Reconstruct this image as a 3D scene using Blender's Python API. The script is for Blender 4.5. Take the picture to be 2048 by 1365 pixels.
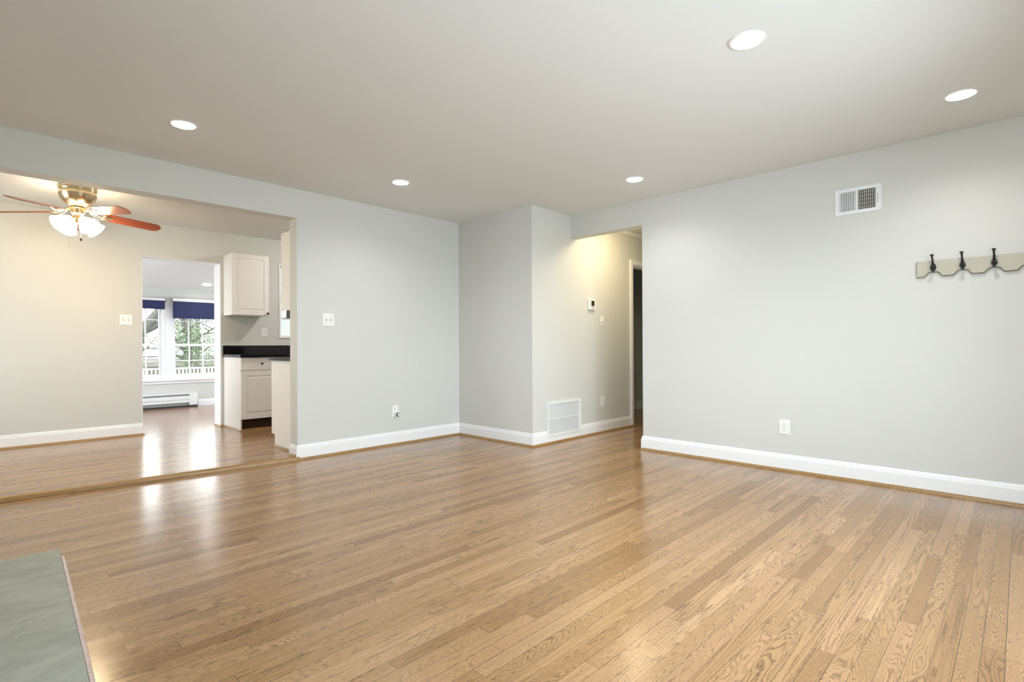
import bpy, bmesh, math, random
from mathutils import Vector, Matrix, Euler

# ------------------------------------------------------------------ camera, world, exposure
SC = bpy.context.scene
COL = SC.collection
for _o in list(bpy.data.objects):
    bpy.data.objects.remove(_o)

F_PX, YAW, PITCH, ROLL, CAM_Z, CY = 1049.77, math.radians(44.1787), math.radians(0.0907), math.radians(-0.2815), 1.0192, 690.445
_fw = Vector((math.cos(YAW) * math.cos(PITCH), math.sin(YAW) * math.cos(PITCH), math.sin(PITCH)))
_rt = Vector((math.sin(YAW), -math.cos(YAW), 0))
_up = _rt.cross(_fw)
_c, _s = math.cos(ROLL), math.sin(ROLL)
_r2, _u2 = _c * _rt + _s * _up, -_s * _rt + _c * _up
cam_d = bpy.data.cameras.new('camera')
cam = bpy.data.objects.new('camera', cam_d)
COL.objects.link(cam)
cam_d.sensor_width = 36
cam_d.lens = F_PX * 36 / 2048
cam_d.shift_y = (CY - 682.5) / 2048
cam_d.clip_start = 0.02
cam.matrix_world = Matrix(((_r2.x, _u2.x, -_fw.x, 0), (_r2.y, _u2.y, -_fw.y, 0), (_r2.z, _u2.z, -_fw.z, CAM_Z), (0, 0, 0, 1)))
SC.camera = cam

SC.view_settings.view_transform = 'Standard'
SC.view_settings.look = 'None'
SC.view_settings.gamma = 1
SC.view_settings.use_curve_mapping = False
SC.view_settings.exposure = 1.06
SC.cycles.use_denoising = True
SC.cycles.max_bounces = 12
SC.cycles.diffuse_bounces = 8
SC.cycles.sample_clamp_indirect = 6

SKY = 4.3
world = bpy.data.worlds.new('overcast_sky')
SC.world = world
world.use_nodes = True
_bg = world.node_tree.nodes['Background']
_bg.inputs[0].default_value = (0.93, 0.97, 1.0, 1)
_bg.inputs[1].default_value = SKY


def area(name, loc, direction, sx, sy, power, color=(1, 1, 1), spread=180):
    l = bpy.data.lights.new(name, 'AREA')
    l.shape = 'RECTANGLE'
    l.size, l.size_y, l.energy, l.color = sx, sy, power, color
    l.spread = math.radians(spread)
    o = bpy.data.objects.new(name, l)
    COL.objects.link(o)
    o.location = loc
    o.rotation_euler = Vector(direction).to_track_quat('-Z', 'Y').to_euler()
    return o


DAY = (0.80, 0.905, 1.0)
# daylight lamps at unseen windows; left, dining and sunroom side ones are added light
area('daylight_front_window', (2.3, -0.66, 1.35), (0, 1, -0.30), 2.0, 1.3, 32, DAY, 140)
area('added_left_daylight', (-0.42, 0.25, 1.35), (1, 0.05, -0.12), 1.0, 1.2, 18, (0.74, 0.88, 1.0), 150)
area('added_dining_daylight', (-1.56, 6.0, 1.45), (1, 0, -0.1), 1.2, 1.2, 10, DAY)
area('added_sunroom_west_light', (-0.46, 8.6, 1.25), (1, 0, -0.1), 1.6, 1.2, 21, DAY)
area('added_sunroom_east_light', (5.16, 8.6, 1.25), (-1, 0, -0.1), 1.6, 1.2, 21, DAY)
DOWN_L, FAN_L, HALL_L, SUN_L = 14, 9.0, 19, 14
SPOT_W, BULB_L = 17, 190      # radiance of the lamps' glowing faces

# ------------------------------------------------------------------ measured layout (metres)
YB, XR, XC, YN, YO = 4.676, 4.575, 3.932, 3.537, 2.663
X1, ZH, ZHB, CEIL = 2.039, 2.196, 2.18, 2.44
TB, TR = 0.15, 0.115           # wall thicknesses
YD, ZF, CEIL_D = 7.15, 0.032, 2.45
YS = 9.98
TD = 0.23
XL, YR = -0.45, -0.70          # walls beside and behind the camera
X_DR, X_DL = 4.6, -1.6


# ------------------------------------------------------------------ materials
def new_mat(name):
    m = bpy.data.materials.new(name)
    m.use_nodes = True
    nt = m.node_tree
    return m, nt, nt.nodes['Principled BSDF']


def simple(name, col, rough=0.5, metal=0.0, noise=0.0, nscale=20, bump=0.0, bscale=200, emit=None, estr=0, spec=0.5, coat=0):
    m, nt, b = new_mat(name)
    b.inputs['Base Color'].default_value = (*col, 1)
    b.inputs['Roughness'].default_value = rough
    b.inputs['Metallic'].default_value = metal
    b.inputs['Specular IOR Level'].default_value = spec
    b.inputs['Coat Weight'].default_value = coat
    tc = nt.nodes.new('ShaderNodeTexCoord')
    if noise:
        n = nt.nodes.new('ShaderNodeTexNoise')
        n.inputs['Scale'].default_value = nscale
        n.inputs['Detail'].default_value = 4
        nt.links.new(tc.outputs['Object'], n.inputs['Vector'])
        mx = nt.nodes.new('ShaderNodeMix')
        mx.data_type = 'RGBA'
        mx.inputs[6].default_value = (*[c * (1 - noise) for c in col], 1)
        mx.inputs[7].default_value = (*[min(1, c * (1 + noise)) for c in col], 1)
        nt.links.new(n.outputs['Fac'], mx.inputs[0])
        nt.links.new(mx.outputs[2], b.inputs['Base Color'])
    if bump:
        n = nt.nodes.new('ShaderNodeTexNoise')
        n.inputs['Scale'].default_value = bscale
        n.inputs['Detail'].default_value = 2
        nt.links.new(tc.outputs['Object'], n.inputs['Vector'])
        bp = nt.nodes.new('ShaderNodeBump')
        bp.inputs['Strength'].default_value = bump
        bp.inputs['Distance'].default_value = 0.002
        nt.links.new(n.outputs['Fac'], bp.inputs['Height'])
        nt.links.new(bp.outputs['Normal'], b.inputs['Normal'])
    if emit:
        b.inputs['Emission Color'].default_value = (*emit, 1)
        b.inputs['Emission Strength'].default_value = estr
    return m


def mth(nt, op, a, b=None, c=None, clamp=False):
    n = nt.nodes.new('ShaderNodeMath')
    n.operation = op
    n.use_clamp = clamp
    for i, v in enumerate((a, b, c)):
        if v is None:
            continue
        if isinstance(v, (int, float)):
            n.inputs[i].default_value = v
        else:
            nt.links.new(v, n.inputs[i])
    return n.outputs[0]


def mixc(nt, fac, a, b, blend='MIX'):
    n = nt.nodes.new('ShaderNodeMix')
    n.data_type = 'RGBA'
    n.blend_type = blend
    for i, v in ((0, fac), (6, a), (7, b)):
        if isinstance(v, (int, float)):
            n.inputs[i].default_value = v
        elif isinstance(v, tuple):
            n.inputs[i].default_value = (*v, 1)
        else:
            nt.links.new(v, n.inputs[i])
    return n.outputs[2]


def comb(nt, x, y, z=0.0):
    n = nt.nodes.new('ShaderNodeCombineXYZ')
    for i, v in enumerate((x, y, z)):
        if isinstance(v, (int, float)):
            n.inputs[i].default_value = v
        else:
            nt.links.new(v, n.inputs[i])
    return n.outputs[0]


def noise(nt, vec, scale=1, detail=2, rough=0.5, dist=0.0):
    n = nt.nodes.new('ShaderNodeTexNoise')
    n.inputs['Scale'].default_value = scale
    n.inputs['Detail'].default_value = detail
    n.inputs['Roughness'].default_value = rough
    n.inputs['Distortion'].default_value = dist
    nt.links.new(vec, n.inputs['Vector'])
    return n.outputs['Fac']


def smooth(nt, v, lo, hi):
    n = nt.nodes.new('ShaderNodeMapRange')
    n.interpolation_type = 'SMOOTHSTEP'
    n.inputs['From Min'].default_value = lo
    n.inputs['From Max'].default_value = hi
    nt.links.new(v, n.inputs['Value'])
    return n.outputs['Result']


def oak_floor(name, tones, grain_col, rough=0.215, plank=0.0572):
    """strip oak: a tone per board, cathedral and straight grain, pores, dark joints"""
    m, nt, b = new_mat(name)
    uv = nt.nodes.new('ShaderNodeUVMap'); uv.uv_map = 'grain'
    ed = nt.nodes.new('ShaderNodeUVMap'); ed.uv_map = 'edge'
    at = nt.nodes.new('ShaderNodeAttribute'); at.attribute_name = 'board'
    s1 = nt.nodes.new('ShaderNodeSeparateXYZ'); nt.links.new(uv.outputs[0], s1.inputs[0])
    s2 = nt.nodes.new('ShaderNodeSeparateXYZ'); nt.links.new(ed.outputs[0], s2.inputs[0])
    s3 = nt.nodes.new('ShaderNodeSeparateColor'); nt.links.new(at.outputs['Color'], s3.inputs[0])
    u, v = s1.outputs[0], s1.outputs[1]
    eu, ev = s2.outputs[0], s2.outputs[1]
    r, g, bl = s3.outputs[0], s3.outputs[1], s3.outputs[2]
    length = mth(nt, 'MULTIPLY', at.outputs['Alpha'], 4.0)
    ramp = nt.nodes.new('ShaderNodeValToRGB')
    ramp.color_ramp.interpolation = 'LINEAR'
    el = ramp.color_ramp.elements
    el[0].position = 0.06; el[0].color = (*tones[0], 1)
    el[1].position = 1.0; el[1].color = (*tones[-1], 1)
    for i, t in enumerate(tones[1:-1]):
        e = el.new(0.06 + 0.94 * (i + 1) / (len(tones) - 1)); e.color = (*t, 1)
    e = el.new(0.0); e.color = (tones[0][0] * 0.88, tones[0][1] * 0.84, tones[0][2] * 0.8, 1)
    nt.links.new(r, ramp.inputs[0])
    base = ramp.outputs[0]
    # growth rings as contour lines of a stretched field: flat-sawn (arches) to quarter-sawn (straight)
    arch = mth(nt, 'MULTIPLY_ADD', mth(nt, 'POWER', bl, 2.0), 3.4, 0.35)
    uu = mth(nt, 'MULTIPLY', u, arch)
    vv = mth(nt, 'MULTIPLY', v, 19.0)
    field = noise(nt, comb(nt, uu, vv, mth(nt, 'MULTIPLY', g, 40.0)), 1.0, 1.2, 0.45, 0.25)
    wob = noise(nt, comb(nt, mth(nt, 'MULTIPLY', u, 30.0), mth(nt, 'MULTIPLY', v, 120.0)), 1.0, 2, 0.6)
    field = mth(nt, 'MULTIPLY_ADD', wob, 0.03, field)
    rings = mth(nt, 'MULTIPLY_ADD', mth(nt, 'POWER', g, 1.5), 52.0, 12.0)
    ph = mth(nt, 'MULTIPLY', field, rings)
    saw = mth(nt, 'FRACT', ph)
    line = mth(nt, 'MULTIPLY', smooth(nt, saw, 0.38, 0.84), mth(nt, 'SUBTRACT', 1.0, smooth(nt, saw, 0.86, 1.0)))
    brk = smooth(nt, noise(nt, comb(nt, mth(nt, 'MULTIPLY', u, 55.0), mth(nt, 'MULTIPLY', v, 520.0)), 1.0, 2, 0.6), 0.30, 0.62)
    amt = mth(nt, 'MULTIPLY_ADD', noise(nt, comb(nt, mth(nt, 'MULTIPLY', u, 1.3), mth(nt, 'MULTIPLY', v, 9.0), 7.0), 1.0, 2), 1.7, -0.08, clamp=True)
    lm = mth(nt, 'MULTIPLY', mth(nt, 'MULTIPLY', line, brk), amt, clamp=True)
    pores = smooth(nt, noise(nt, comb(nt, mth(nt, 'MULTIPLY', u, 26.0), mth(nt, 'MULTIPLY', v, 620.0), 3.0), 1.0, 2, 0.65), 0.52, 0.72)
    col = mixc(nt, mth(nt, 'MULTIPLY', pores, 0.42), base, grain_col)
    col = mixc(nt, mth(nt, 'MULTIPLY', lm, 1.0), col, grain_col)
    streak = noise(nt, comb(nt, mth(nt, 'MULTIPLY', u, 1.6), mth(nt, 'MULTIPLY', v, 60.0), 11.0), 1.0, 3, 0.55)
    col = mixc(nt, mth(nt, 'MULTIPLY', smooth(nt, streak, 0.45, 0.75), 0.22), col, (tones[0][0] * 0.72, tones[0][1] * 0.66, tones[0][2] * 0.6))
    # joints between boards
    dv = mth(nt, 'MINIMUM', ev, mth(nt, 'SUBTRACT', plank, ev))
    du = mth(nt, 'MINIMUM', eu, mth(nt, 'SUBTRACT', length, eu))
    gapw = mth(nt, 'MULTIPLY_ADD', mth(nt, 'POWER', g, 3.0), 0.0010, 0.0004)
    gv = mth(nt, 'LESS_THAN', dv, gapw)
    gu = mth(nt, 'LESS_THAN', du, 0.0007)
    gap = mth(nt, 'MAXIMUM', gv, gu)
    col = mixc(nt, mth(nt, 'MULTIPLY', gap, 0.95), col, (0.05, 0.028, 0.015))
    nt.links.new(col, b.inputs['Base Color'])
    rn = noise(nt, comb(nt, mth(nt, 'MULTIPLY', u, 3.0), mth(nt, 'MULTIPLY', v, 30.0)), 1.0, 3)
    nt.links.new(mth(nt, 'MULTIPLY_ADD', rn, 0.06, rough - 0.05), b.inputs['Roughness'])
    b.inputs['IOR'].default_value = 1.6
    bp = nt.nodes.new('ShaderNodeBump')
    bp.inputs['Strength'].default_value = 0.12
    bp.inputs['Distance'].default_value = 0.0006
    hgt = mth(nt, 'SUBTRACT', mth(nt, 'MULTIPLY', noise(nt, comb(nt, mth(nt, 'MULTIPLY', u, 2.0), mth(nt, 'MULTIPLY', v, 14.0)), 1.0, 2), 0.6), mth(nt, 'MULTIPLY', lm, 0.12))
    nt.links.new(hgt, bp.inputs['Height'])
    nt.links.new(bp.outputs[0], b.inputs['Normal'])
    return m


def wood_stick(name, col, dark, rough=0.35, scale=(6, 90, 90)):
    m, nt, b = new_mat(name)
    tc = nt.nodes.new('ShaderNodeTexCoord')
    mp = nt.nodes.new('ShaderNodeMapping')
    mp.inputs['Scale'].default_value = scale
    nt.links.new(tc.outputs['Object'], mp.inputs['Vector'])
    f = noise(nt, mp.outputs[0], 1, 4, 0.6, 0.3)
    nt.links.new(mixc(nt, smooth(nt, f, 0.35, 0.75), col, dark), b.inputs['Base Color'])
    b.inputs['Roughness'].default_value = rough
    return m


def granite(name):
    m, nt, b = new_mat(name)
    tc = nt.nodes.new('ShaderNodeTexCoord')
    vo = nt.nodes.new('ShaderNodeTexVoronoi')
    vo.inputs['Scale'].default_value = 60
    nt.links.new(tc.outputs['Object'], vo.inputs['Vector'])
    n = noise(nt, tc.outputs['Object'], 25, 3)
    sp = mth(nt, 'MULTIPLY', mth(nt, 'LESS_THAN', vo.outputs['Distance'], 0.16), mth(nt, 'GREATER_THAN', n, 0.56))
    nt.links.new(mixc(nt, sp, (0.006, 0.006, 0.007), (0.35, 0.36, 0.37)), b.inputs['Base Color'])
    b.inputs['Roughness'].default_value = 0.08
    return m


def slate(name):
    m, nt, b = new_mat(name)
    tc = nt.nodes.new('ShaderNodeTexCoord')
    mp = nt.nodes.new('ShaderNodeMapping')
    mp.inputs['Scale'].default_value = (1, 2.2, 1)
    mp.inputs['Rotation'].default_value = (0, 0, 0.5)
    nt.links.new(tc.outputs['Object'], mp.inputs['Vector'])
    n1 = noise(nt, mp.outputs[0], 5, 5, 0.6, 0.4)
    n2 = noise(nt, tc.outputs['Object'], 60, 3, 0.6)
    c = mixc(nt, smooth(nt, n1, 0.3, 0.75), (0.27, 0.295, 0.255), (0.38, 0.41, 0.36))
    c = mixc(nt, mth(nt, 'MULTIPLY', smooth(nt, n2, 0.45, 0.8), 0.35), c, (0.22, 0.245, 0.215))
    vo = nt.nodes.new('ShaderNodeTexVoronoi'); vo.inputs['Scale'].default_value = 16
    nt.links.new(tc.outputs['Object'], vo.inputs['Vector'])
    fleck = mth(nt, 'LESS_THAN', vo.outputs['Distance'], 0.045)
    c = mixc(nt, mth(nt, 'MULTIPLY', fleck, 0.9), c, (0.75, 0.76, 0.72))
    nt.links.new(c, b.inputs['Base Color'])
    b.inputs['Roughness'].default_value = 0.55
    bp = nt.nodes.new('ShaderNodeBump'); bp.inputs['Strength'].default_value = 0.25; bp.inputs['Distance'].default_value = 0.0012
    nt.links.new(n2, bp.inputs['Height']); nt.links.new(bp.outputs[0], b.inputs['Normal'])
    return m


def glass(name):
    m, nt, b = new_mat(name)
    nt.nodes.remove(b)
    out = nt.nodes['Material Output']
    tr = nt.nodes.new('ShaderNodeBsdfTransparent'); tr.inputs[0].default_value = (0.97, 0.985, 0.98, 1)
    gl = nt.nodes.new('ShaderNodeBsdfGlossy'); gl.inputs['Roughness'].default_value = 0.01
    fr = nt.nodes.new('ShaderNodeFresnel'); fr.inputs[0].default_value = 1.45
    mx = nt.nodes.new('ShaderNodeMixShader')
    nt.links.new(mth(nt, 'MULTIPLY', fr.outputs[0], 0.8), mx.inputs[0])
    nt.links.new(tr.outputs[0], mx.inputs[1]); nt.links.new(gl.outputs[0], mx.inputs[2])
    nt.links.new(mx.outputs[0], out.inputs[0])
    return m


WALLC = (0.622, 0.630, 0.602)
M = {}
M['wall'] = simple('greige_wall_paint', WALLC, 0.62, bump=0.06, bscale=260, noise=0.012, nscale=1.2, spec=0.3)
M['ceil'] = simple('flat_ceiling_paint', (0.74, 0.755, 0.745), 0.85, bump=0.05, bscale=180, noise=0.01, nscale=1, spec=0.2)
M['trim'] = simple('white_semigloss_trim', (0.83, 0.84, 0.85), 0.35)
M['white'] = simple('white_plastic', (0.82, 0.82, 0.80), 0.35)
M['cab'] = simple('white_cabinet_lacquer', (0.80, 0.79, 0.775), 0.35)
M['metal_white'] = simple('white_enamel_metal', (0.78, 0.80, 0.80), 0.35)
M['oak'] = oak_floor('strip_oak_floor', [(0.300, 0.165, 0.068), (0.345, 0.199, 0.086), (0.382, 0.225, 0.101), (0.405, 0.235, 0.114), (0.45, 0.277, 0.138)], (0.082, 0.040, 0.017))
M['oak_sun'] = oak_floor('reddish_oak_floor', [(0.29, 0.15, 0.09), (0.33, 0.175, 0.11), (0.36, 0.20, 0.13)], (0.2, 0.09, 0.05))
M['oak_trim'] = wood_stick('oak_shoe_moulding', (0.36, 0.21, 0.075), (0.24, 0.13, 0.042), 0.35)
M['dark'] = simple('dark_void', (0.015, 0.014, 0.012), 0.8)
M['slot'] = simple('dark_slot', (0.03, 0.03, 0.03), 0.6)
M['grey_slot'] = simple('grey_detail', (0.30, 0.30, 0.29), 0.5)
M['black'] = simple('blackened_iron', (0.006, 0.006, 0.007), 0.25)
M['bronze'] = simple('dark_bronze_knob', (0.03, 0.02, 0.015), 0.3, metal=0.6)
M['granite'] = granite('black_speckled_granite')
M['slate'] = slate('green_grey_slate')
M['glass'] = glass('window_glass')
M['navy'] = simple('navy_blind_fabric', (0.020, 0.027, 0.095), 0.8, noise=0.08, nscale=300)
M['brass'] = simple('brushed_antique_brass', (0.56, 0.46, 0.30), 0.28, metal=1.0, noise=0.1, nscale=40)
M['cherry'] = wood_stick('cherry_fan_blade', (0.36, 0.075, 0.02), (0.20, 0.04, 0.012), 0.35, (3, 60, 60))
M['rack'] = simple('distressed_greige_paint', (0.47, 0.455, 0.365), 0.55, noise=0.12, nscale=30)
M['rack_edge'] = simple('worn_brown_edge', (0.20, 0.155, 0.10), 0.6, noise=0.35, nscale=60)
M['toe'] = simple('black_toe_kick', (0.02, 0.008, 0.008), 0.15)
M['lens'] = simple('led_lens', (0.9, 0.9, 0.9), 0.5, emit=(1.0, 0.97, 0.93), estr=DOWN_L)
M['lens_sun'] = simple('led_lens_sunroom', (0.9, 0.9, 0.9), 0.5, emit=(1.0, 0.95, 0.88), estr=SUN_L)
M['shade'] = simple('frosted_lamp_glass', (0.9, 0.88, 0.82), 0.4, emit=(1.0, 0.83, 0.58), estr=FAN_L)
M['bulb'] = simple('glowing_bulb', (0.9, 0.88, 0.82), 0.4, emit=(1.0, 0.76, 0.46), estr=BULB_L)
M['hall_glass'] = simple('frosted_hall_glass', (0.9, 0.88, 0.82), 0.4, emit=(1.0, 0.80, 0.48), estr=HALL_L)
M['kit_fill'] = simple('added_kitchen_glow', (0.9, 0.9, 0.88), 0.4, emit=(1.0, 0.95, 0.90), estr=46)  # glow of the lamp added to brighten the kitchen
M['fixture_glow'] = simple('glowing_white_fixture', (0.9, 0.9, 0.88), 0.3, emit=(1, 0.92, 0.8), estr=1.2)  # white fixture body given a slight glow of its own; not a pendant
M['screen'] = simple('thermostat_screen', (0.028, 0.033, 0.012), 0.2)
M['bark'] = simple('grey_bark', (0.07, 0.07, 0.058), 0.9, noise=0.4, nscale=14, bump=0.5, bscale=30)
M['leaf'] = simple('pale_spring_leaves', (0.19, 0.245, 0.125), 0.7, noise=0.25, nscale=3)
M['leaf2'] = simple('grey_green_needles', (0.15, 0.20, 0.115), 0.7, noise=0.25, nscale=3)
M['lawn'] = simple('pale_lawn', (0.085, 0.09, 0.06), 0.95, noise=0.25, nscale=2)
M['fence'] = simple('weathered_fence_wood', (0.09, 0.08, 0.062), 0.85, noise=0.15, nscale=6)
M['rail'] = simple('white_deck_paint', (0.85, 0.86, 0.86), 0.5)
M['deckw'] = simple('grey_deck_boards', (0.10, 0.095, 0.09), 0.8, noise=0.15, nscale=8)
M['foil'] = simple('galvanised_duct', (0.30, 0.24, 0.21), 0.6)
M['pink'] = wood_stick('pale_worn_strip', (0.62, 0.50, 0.46), (0.40, 0.27, 0.20), 0.45)


# ------------------------------------------------------------------ mesh helpers
class MB:
    """collects shapes; build() links them as ONE mesh object"""

    def __init__(self):
        self.v, self.f = [], []

    def add(self, vs, fs):
        n = len(self.v)
        self.v += [tuple(p) for p in vs]
        self.f += [tuple(i + n for i in f) for f in fs]
        return self

    def box(self, x0, y0, z0, x1, y1, z1):
        x0, x1 = sorted((x0, x1)); y0, y1 = sorted((y0, y1)); z0, z1 = sorted((z0, z1))
        vs = [(x0, y0, z0), (x1, y0, z0), (x1, y1, z0), (x0, y1, z0), (x0, y0, z1), (x1, y0, z1), (x1, y1, z1), (x0, y1, z1)]
        return self.add(vs, [(0, 3, 2, 1), (4, 5, 6, 7), (0, 1, 5, 4), (1, 2, 6, 5), (2, 3, 7, 6), (3, 0, 4, 7)])

    def ring(self, x0, x1, z0, z1, wl, wr, wb, wt, y0, y1):
        """rectangular frame in the xz plane from four pieces that do not overlap"""
        self.box(x0, y0, z0, x0 + wl, y1, z1).box(x1 - wr, y0, z0, x1, y1, z1)
        return self.box(x0 + wl, y0, z0, x1 - wr, y1, z0 + wb).box(x0 + wl, y0, z1 - wt, x1 - wr, y1, z1)

    def obox(self, c, size, mat3):
        hx, hy, hz = (s / 2 for s in size)
        vs = [Vector(c) + mat3 @ Vector(p) for p in [(-hx, -hy, -hz), (hx, -hy, -hz), (hx, hy, -hz), (-hx, hy, -hz), (-hx, -hy, hz), (hx, -hy, hz), (hx, hy, hz), (-hx, hy, hz)]]
        return self.add(vs, [(0, 3, 2, 1), (4, 5, 6, 7), (0, 1, 5, 4), (1, 2, 6, 5), (2, 3, 7, 6), (3, 0, 4, 7)])

    def prism(self, poly, fn, a, b):
        """poly: 2D points ccw; fn(p, q, t) -> 3D"""
        n = len(poly)
        vs = [fn(p, q, a) for p, q in poly] + [fn(p, q, b) for p, q in poly]
        fs = [tuple(reversed(range(n))), tuple(range(n, 2 * n))] + [(i, (i + 1) % n, n + (i + 1) % n, n + i) for i in range(n)]
        return self.add(vs, fs)

    def lathe(self, prof, c=(0, 0, 0), axis=(0, 0, 1), seg=24, cap0=False, cap1=False):
        """prof: (radius, height along the axis)"""
        q = Vector((0, 0, 1)).rotation_difference(Vector(axis).normalized()).to_matrix()
        vs, fs = [], []
        for r, h in prof:
            for k in range(seg):
                a = 2 * math.pi * k / seg
                vs.append(Vector(c) + q @ Vector((r * math.cos(a), r * math.sin(a), h)))
        for i in range(len(prof) - 1):
            for k in range(seg):
                k2 = (k + 1) % seg
                fs.append((i * seg + k, i * seg + k2, (i + 1) * seg + k2, (i + 1) * seg + k))
        if cap0:
            fs.append(tuple(reversed(range(seg))))
        if cap1:
            fs.append(tuple(range((len(prof) - 1) * seg, len(prof) * seg)))
        return self.add(vs, fs)

    def tube(self, pts, rad, seg=8):
        pts = [Vector(p) for p in pts]
        if not isinstance(rad, (list, tuple)):
            rad = [rad] * len(pts)
        vs, fs = [], []
        ref = None
        for i, p in enumerate(pts):
            t = (pts[min(i + 1, len(pts) - 1)] - pts[max(i - 1, 0)]).normalized()
            if ref is None:
                ref = Vector((0, 0, 1)) if abs(t.z) < 0.9 else Vector((1, 0, 0))
            u = (ref - t * ref.dot(t)).normalized()
            ref = u
            w = t.cross(u)
            for k in range(seg):
                a = 2 * math.pi * k / seg
                vs.append(p + rad[i] * (math.cos(a) * u + math.sin(a) * w))
        for i in range(len(pts) - 1):
            for k in range(seg):
                k2 = (k + 1) % seg
                fs.append((i * seg + k, i * seg + k2, (i + 1) * seg + k2, (i + 1) * seg + k))
        fs.append(tuple(reversed(range(seg))))
        fs.append(tuple(range((len(pts) - 1) * seg, len(pts) * seg)))
        return self.add(vs, fs)

    def sphere(self, c, r, sx=1, sy=1, sz=1, seg=16, rings=10):
        prof = [(max(1e-4, math.sin(math.pi * i / rings)) * r, -math.cos(math.pi * i / rings) * r) for i in range(rings + 1)]
        n = len(self.v)
        self.lathe(prof, (0, 0, 0), (0, 0, 1), seg)
        for i in range(n, len(self.v)):
            x, y, z = self.v[i]
            self.v[i] = (c[0] + x * sx, c[1] + y * sy, c[2] + z * sz)
        return self

    def sweep(self, prof, path, closed_ends=True):
        """prof: (offset to the LEFT of the path's direction, z) polygon; path: (x, y) corners, mitred"""
        P = [Vector((p[0], p[1])) for p in path]
        nrm = []
        for i in range(len(P)):
            ds = []
            if i > 0: ds.append((P[i] - P[i - 1]).normalized())
            if i < len(P) - 1: ds.append((P[i + 1] - P[i]).normalized())
            ns = [Vector((-d.y, d.x)) for d in ds]
            if len(ns) == 2:
                m = (ns[0] + ns[1])
                m = m / max(1e-6, m.dot(ns[0]))
            else:
                m = ns[0]
            nrm.append(m)
        n = len(prof)
        vs = []
        for i, p in enumerate(P):
            for d, z in prof:
                q = p + nrm[i] * d
                vs.append((q.x, q.y, z))
        fs = []
        for i in range(len(P) - 1):
            for k in range(n):
                k2 = (k + 1) % n
                fs.append((i * n + k, i * n + k2, (i + 1) * n + k2, (i + 1) * n + k))
        fs.append(tuple(reversed(range(n))))
        fs.append(tuple(range((len(P) - 1) * n, len(P) * n)))
        return self.add(vs, fs)

    def build(self, name, mat, parent=None, smooth=None, bevel=0.0, seg=2, origin=(0, 0, 0)):
        me = bpy.data.meshes.new(name)
        o3 = Vector(origin)
        me.from_pydata([Vector(p) - o3 for p in self.v], [], self.f)
        bm = bmesh.new(); bm.from_mesh(me)
        bmesh.ops.recalc_face_normals(bm, faces=bm.faces)
        bm.to_mesh(me); bm.free()
        me.materials.append(mat)
        if smooth is not None:
            for p in me.polygons:
                p.use_smooth = True
            me.set_sharp_from_angle(angle=math.radians(smooth))
        o = bpy.data.objects.new(name, me)
        COL.objects.link(o)
        if parent:
            o.parent = parent
        else:
            o.location = o3
        if bevel:
            b = o.modifiers.new('bevel', 'BEVEL')
            b.width, b.segments, b.limit_method, b.angle_limit = bevel, seg, 'ANGLE', math.radians(40)
            b.harden_normals = False
        return o


def tag(o, label, cat, group=None, kind=None):
    o['label'] = label
    o['category'] = cat
    if group: o['group'] = group
    if kind: o['kind'] = kind
    return o


def thing(name, label, cat, loc, rz=0.0, group=None):
    o = bpy.data.objects.new(name, None)
    o.empty_display_size = 0.05
    COL.objects.link(o)
    o.location = loc
    o.rotation_euler = (0, 0, rz)
    return tag(o, label, cat, group)


def copy_tree(o, parent=None):
    c = o.copy()
    COL.objects.link(c)
    c.parent = parent
    for ch in list(o.children):
        copy_tree(ch, c)
    return c


def struct(name, mb, mat, label, cat, **k):
    return tag(mb.build(name, mat, **k), label, cat, kind='structure')


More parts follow.
